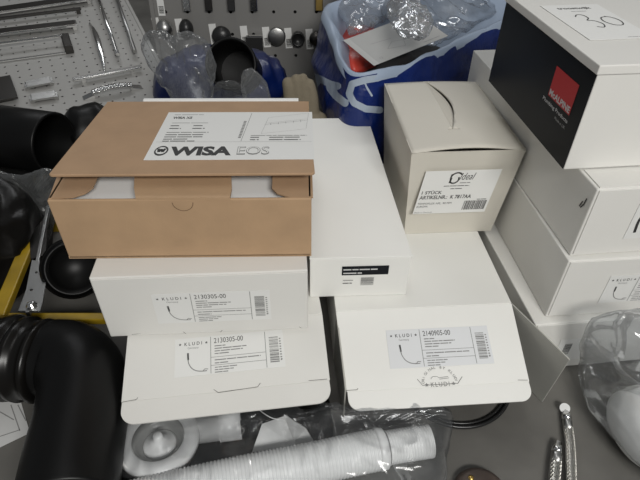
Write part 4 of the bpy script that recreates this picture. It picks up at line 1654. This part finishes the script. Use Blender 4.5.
# leaflets between trap and hose
for i, (pxs, z_, l) in enumerate((([(262, 424), (284, 416), (296, 446), (252, 452)], 0.040, 'pale folded leaflet standing up behind the corrugated hose'),
                                  ([(284, 414), (306, 428), (318, 448), (284, 452)], 0.034, 'smaller pale leaflet leaning right of the folded leaflet'))):
    qs = [U(u, v, z=z_ - 0.02 * (k > 1)) for k, (u, v) in enumerate(pxs)]
    bm = bmesh.new()
    f0 = [bm.verts.new(p) for p in qs]
    f1 = [bm.verts.new(p - V((0, 0, 0.0012))) for p in qs]
    bm.faces.new(f0)
    bm.faces.new(f1[::-1])
    for k in range(4):
        bm.faces.new((f0[k], f1[k], f1[(k + 1) % 4], f0[(k + 1) % 4]))
    o = obj('leaflet', bm, M['printed'])
    tag(o, l, 'leaflet')
c = U(215, 436, z=0.0)
o = blob('bin_bag', M['blackr'], (c.x, c.y + 0.01, 0.0), (0.165, 0.085, 0.008), 0.12, 51, 0.004, 12, zmin=0.0005, sub=5, power=0.6)
tag(o, 'flat black plastic bag spread under the shower trap and hose', 'bag')
# small dark mark strip: bag around trap and hose
ol = [U(u, v, z=0.012) for u, v in ((118, 432), (112, 455), (118, 486), (160, 520), (260, 520), (360, 505), (436, 488), (443, 455), (448, 430), (446, 416), (415, 414), (380, 415), (330, 417), (250, 420), (170, 425))]
o = pouch('clear_bag', M['clear'], ol, 0.056, 31, 0.012, 15, nrm=(0, 0, 1), back=0.0, rings=34)
tag(o, 'long clear plastic bag holding the shower trap and hose', 'bag')

bm = bmesh.new()
tube(bm, spline([U(252, 404, z=0.07), U(262, 412, z=0.066), U(272, 418, z=0.062), U(284, 420, z=0.058)], 8), 0.0007, 8)
o = obj('string', bm, M['whitep'])
tag(o, 'thin white string lying over the clear bag under the box panel', 'string')
# right clear bag with white contents
ol = [U(u, v, z=0.03) if v > 360 else U(u, v, y=0.478) for u, v in ((600, 318), (586, 334), (583, 375), (592, 405), (612, 438), (640, 468), (690, 490), (740, 450), (740, 372), (705, 340), (660, 322), (625, 314))]
o = pouch('clear_bag', M['clear3'], ol, 0.052, 41, 0.014, 14, nrm=(0, -0.45, 1), back=0.12, rings=30)
tag(o, 'crumpled clear bag with white contents at the right edge', 'bag')
c = U(655, 430, z=0.03)
o = blob('foam_wrap', M['paperw'], (c.x, c.y + 0.00, 0.034), (0.060, 0.060, 0.034), 0.2, 44, 0.006, 12, power=0.9)
tag(o, 'white foam-wrapped item inside the right clear bag', 'package')


# ------------------------------------------------------------------ braided hoses on the floor
def braided(pxs, r, label, disc):
    pts = spline([U(u, v, z=r + 0.001) for u, v in pxs], 8)
    root = thing('braided_hose', label, 'hose', (pts[0].x, pts[0].y, 0), group='braided steel hoses')
    W_ = root.matrix_world.inverted()
    bm = bmesh.new()
    pts_, fr = frames_along(pts)
    L_ = [0]
    for a_, b_ in zip(pts, pts[1:]):
        L_.append(L_[-1] + (b_ - a_).length)
    tube(bm, pts, r, 14)
    # woven strands winding both ways
    for s_ in (1, -1):
        for k in range(8):
            st_ = []
            n2 = 70
            for j in range(n2 + 1):
                s__ = L_[-1] * j / n2
                i = min(range(len(L_) - 1), key=lambda q_: 0 if L_[q_] <= s__ <= L_[q_ + 1] else 1)
                p = pts[i].lerp(pts[i + 1], (s__ - L_[i]) / (L_[i + 1] - L_[i]))
                x, y = fr[i]
                an = s_ * s__ / (r * 1.1) + k * PI / 4
                st_.append(p + (x * math.cos(an) + y * math.sin(an)) * r * 1.04)
            tube(bm, st_, r * 0.11, 4, cap=False)
    obj('braid', bm, M['braid'], root, W_)
    d = (pts[0] - pts[1]).normalized()
    Fz = Matrix.Translation(pts[0]) @ d.to_track_quat('Z', 'Y').to_matrix().to_4x4()
    bm = bmesh.new()
    lathe(bm, [(0, -0.004), (r * 1.08, -0.004), (r * 1.1, 0.010), (r * 1.0, 0.013), (0, 0.013)], None, 20)
    obj('ferrule', bm, M['steel'], root, W_ @ Fz)
    bm = bmesh.new()
    lathe(bm, [(0, 0.013), (r * 1.15, 0.013), (r * 1.15, 0.022), (r * 0.8, 0.023), (r * .8, 0.030), (0, 0.030)], None, 6)
    obj('nut', bm, M['chrome'], root, W_ @ Fz)
    if disc:
        bm = bmesh.new()
        tube(bm, [(0, 0, 0), (0, 0, 0.0025)], r * 1.15, 24)
        ff = Matrix.Translation(pts[0] + d * 0.031 + V((-0.002, 0, 0.003))) @ (CAM - pts[0]).normalized().to_track_quat('Z', 'Y').to_matrix().to_4x4()
        obj('washer', bm, M['whitep'], root, W_ @ ff)
    return root


braided([(568, 428), (570, 445), (571, 470), (572, 500)], 0.0062, 'longer braided steel hose with round washer at its end', True)
braided([(556, 461), (555, 472), (553, 500)], 0.0068, 'shorter braided steel hose lying left of the longer one', False)

# black cable ring partly under the white box panel
c = U(432, 376, z=0.004)
e_ = U(470, 427, z=0.004)
Rr = 0.075
c = U(452, 376, z=0.004)
Rr = ((U(447, 431, z=.004) - c).length + (U(502, 397, z=.004) - c).length) / 2
bm = bmesh.new()
tube(bm, [c + V((Rr * math.cos(t * 2 * PI / 64), Rr * math.sin(t * 2 * PI / 64), 0)) for t in range(65)], 0.0030, 10)
tube(bm, [c + V(((Rr - 0.0065) * math.cos(t * 2 * PI / 64), (Rr - 0.0065) * math.sin(t * 2 * PI / 64), -0.001)) for t in range(65)], 0.0022, 10)
o = obj('cable_coil', bm, M['cable'])
tag(o, 'coiled black cable on the floor under the lifted panel', 'cable')

# brown round fitting at the bottom edge
c = U(482, 492, z=0.012)
o = thing('round_cover', 'dark brown round cover with brass screw at the bottom edge', 'fitting', (c.x, c.y, 0))
bm = bmesh.new()
lathe(bm, [(0, 0.016), (0.026, 0.0155), (0.033, 0.011), (0.036, 0.004), (0.036, 0.0), (0, 0.0)], None, 48)
obj('cover', bm, M['brown'], o)
bm = bmesh.new()
q_ = U(471, 478, z=0.015) - V((c.x, c.y, 0))
lathe(bm, [(0, 0.004), (0.0035, 0.003), (0.0045, 0), (0, 0)], Matrix.Translation((q_.x, q_.y, 0.0135)), 16)
obj('screw', bm, M['brass'], o)

# samples are screwed to their boards: parts of the board, their feet sub-parts
def mount(root, board):
    bpy.context.view_layer.update()
    kids = [c for c in COL.objects if c.parent is root]
    head, lab, nm = kids[0], root['label'], root.name.split('.')[0]
    mw0 = {k: root.matrix_world @ k.matrix_basis for k in kids}
    bpy.data.objects.remove(root)
    head.name = nm
    head['label'] = lab
    head.parent = board
    head.matrix_basis = board.matrix_world.inverted() @ mw0[head]
    for k in kids[1:]:
        k.parent = head
        k.matrix_basis = mw0[head].inverted() @ mw0[k]


for o in list(COL.objects):
    if o.parent is None and o.name.split('.')[0] in ('cabinet_handle', 'cabinet_knob', 'drawer_pull'):
        bd_ = b1 if 'pale board' in o.get('group', '') else b2
        if o.type == 'EMPTY':
            mount(o, bd_)
        else:
            o.matrix_basis = bd_.matrix_world.inverted() @ o.matrix_basis
            o.parent = bd_
            for k_ in ('category', 'group'):
                del o[k_]

# ------------------------------------------------------------------ light
def area(name, loc, target, sx, sy, e, col=(1, 1, 1)):
    l = bpy.data.lights.new(name, 'AREA')
    l.shape = 'RECTANGLE'
    l.size, l.size_y = sx, sy
    l.energy = e
    l.color = col
    o = bpy.data.objects.new(name, l)
    COL.objects.link(o)
    o.location = loc
    o.rotation_euler = (V(target) - V(loc)).to_track_quat('-Z', 'Y').to_euler()
    return o


area('area_light', (0.60, -1.30, 1.78), (0.1, 0.6, 0.1), 1.1, 0.4, 45, (1, 0.985, 0.95))
area('area_light', (-0.2, 0.7, 2.7), (0, 0.7, 0), 1.6, 0.4, 6, (1, 0.985, 0.96))
area('area_light', (-0.3, 2.75, 2.3), (-0.2, 1.2, 0.1), 2.4, 0.3, 16, (0.97, 0.985, 1))  # unseen backlight, added to put highlights on the handles and plastic
wd = bpy.data.worlds.new('world')
SC.world = wd
wd.use_nodes = True
wd.node_tree.nodes['Background'].inputs[0].default_value = (0.92, 0.96, 1.0, 1)
wd.node_tree.nodes['Background'].inputs[1].default_value = 0.13
SC.view_settings.view_transform = 'Standard'
SC.view_settings.look = 'None'
SC.view_settings.gamma = 1
SC.view_settings.exposure = 0.06
SC.view_settings.use_curve_mapping = False
SC.cycles.transparent_max_bounces = 24
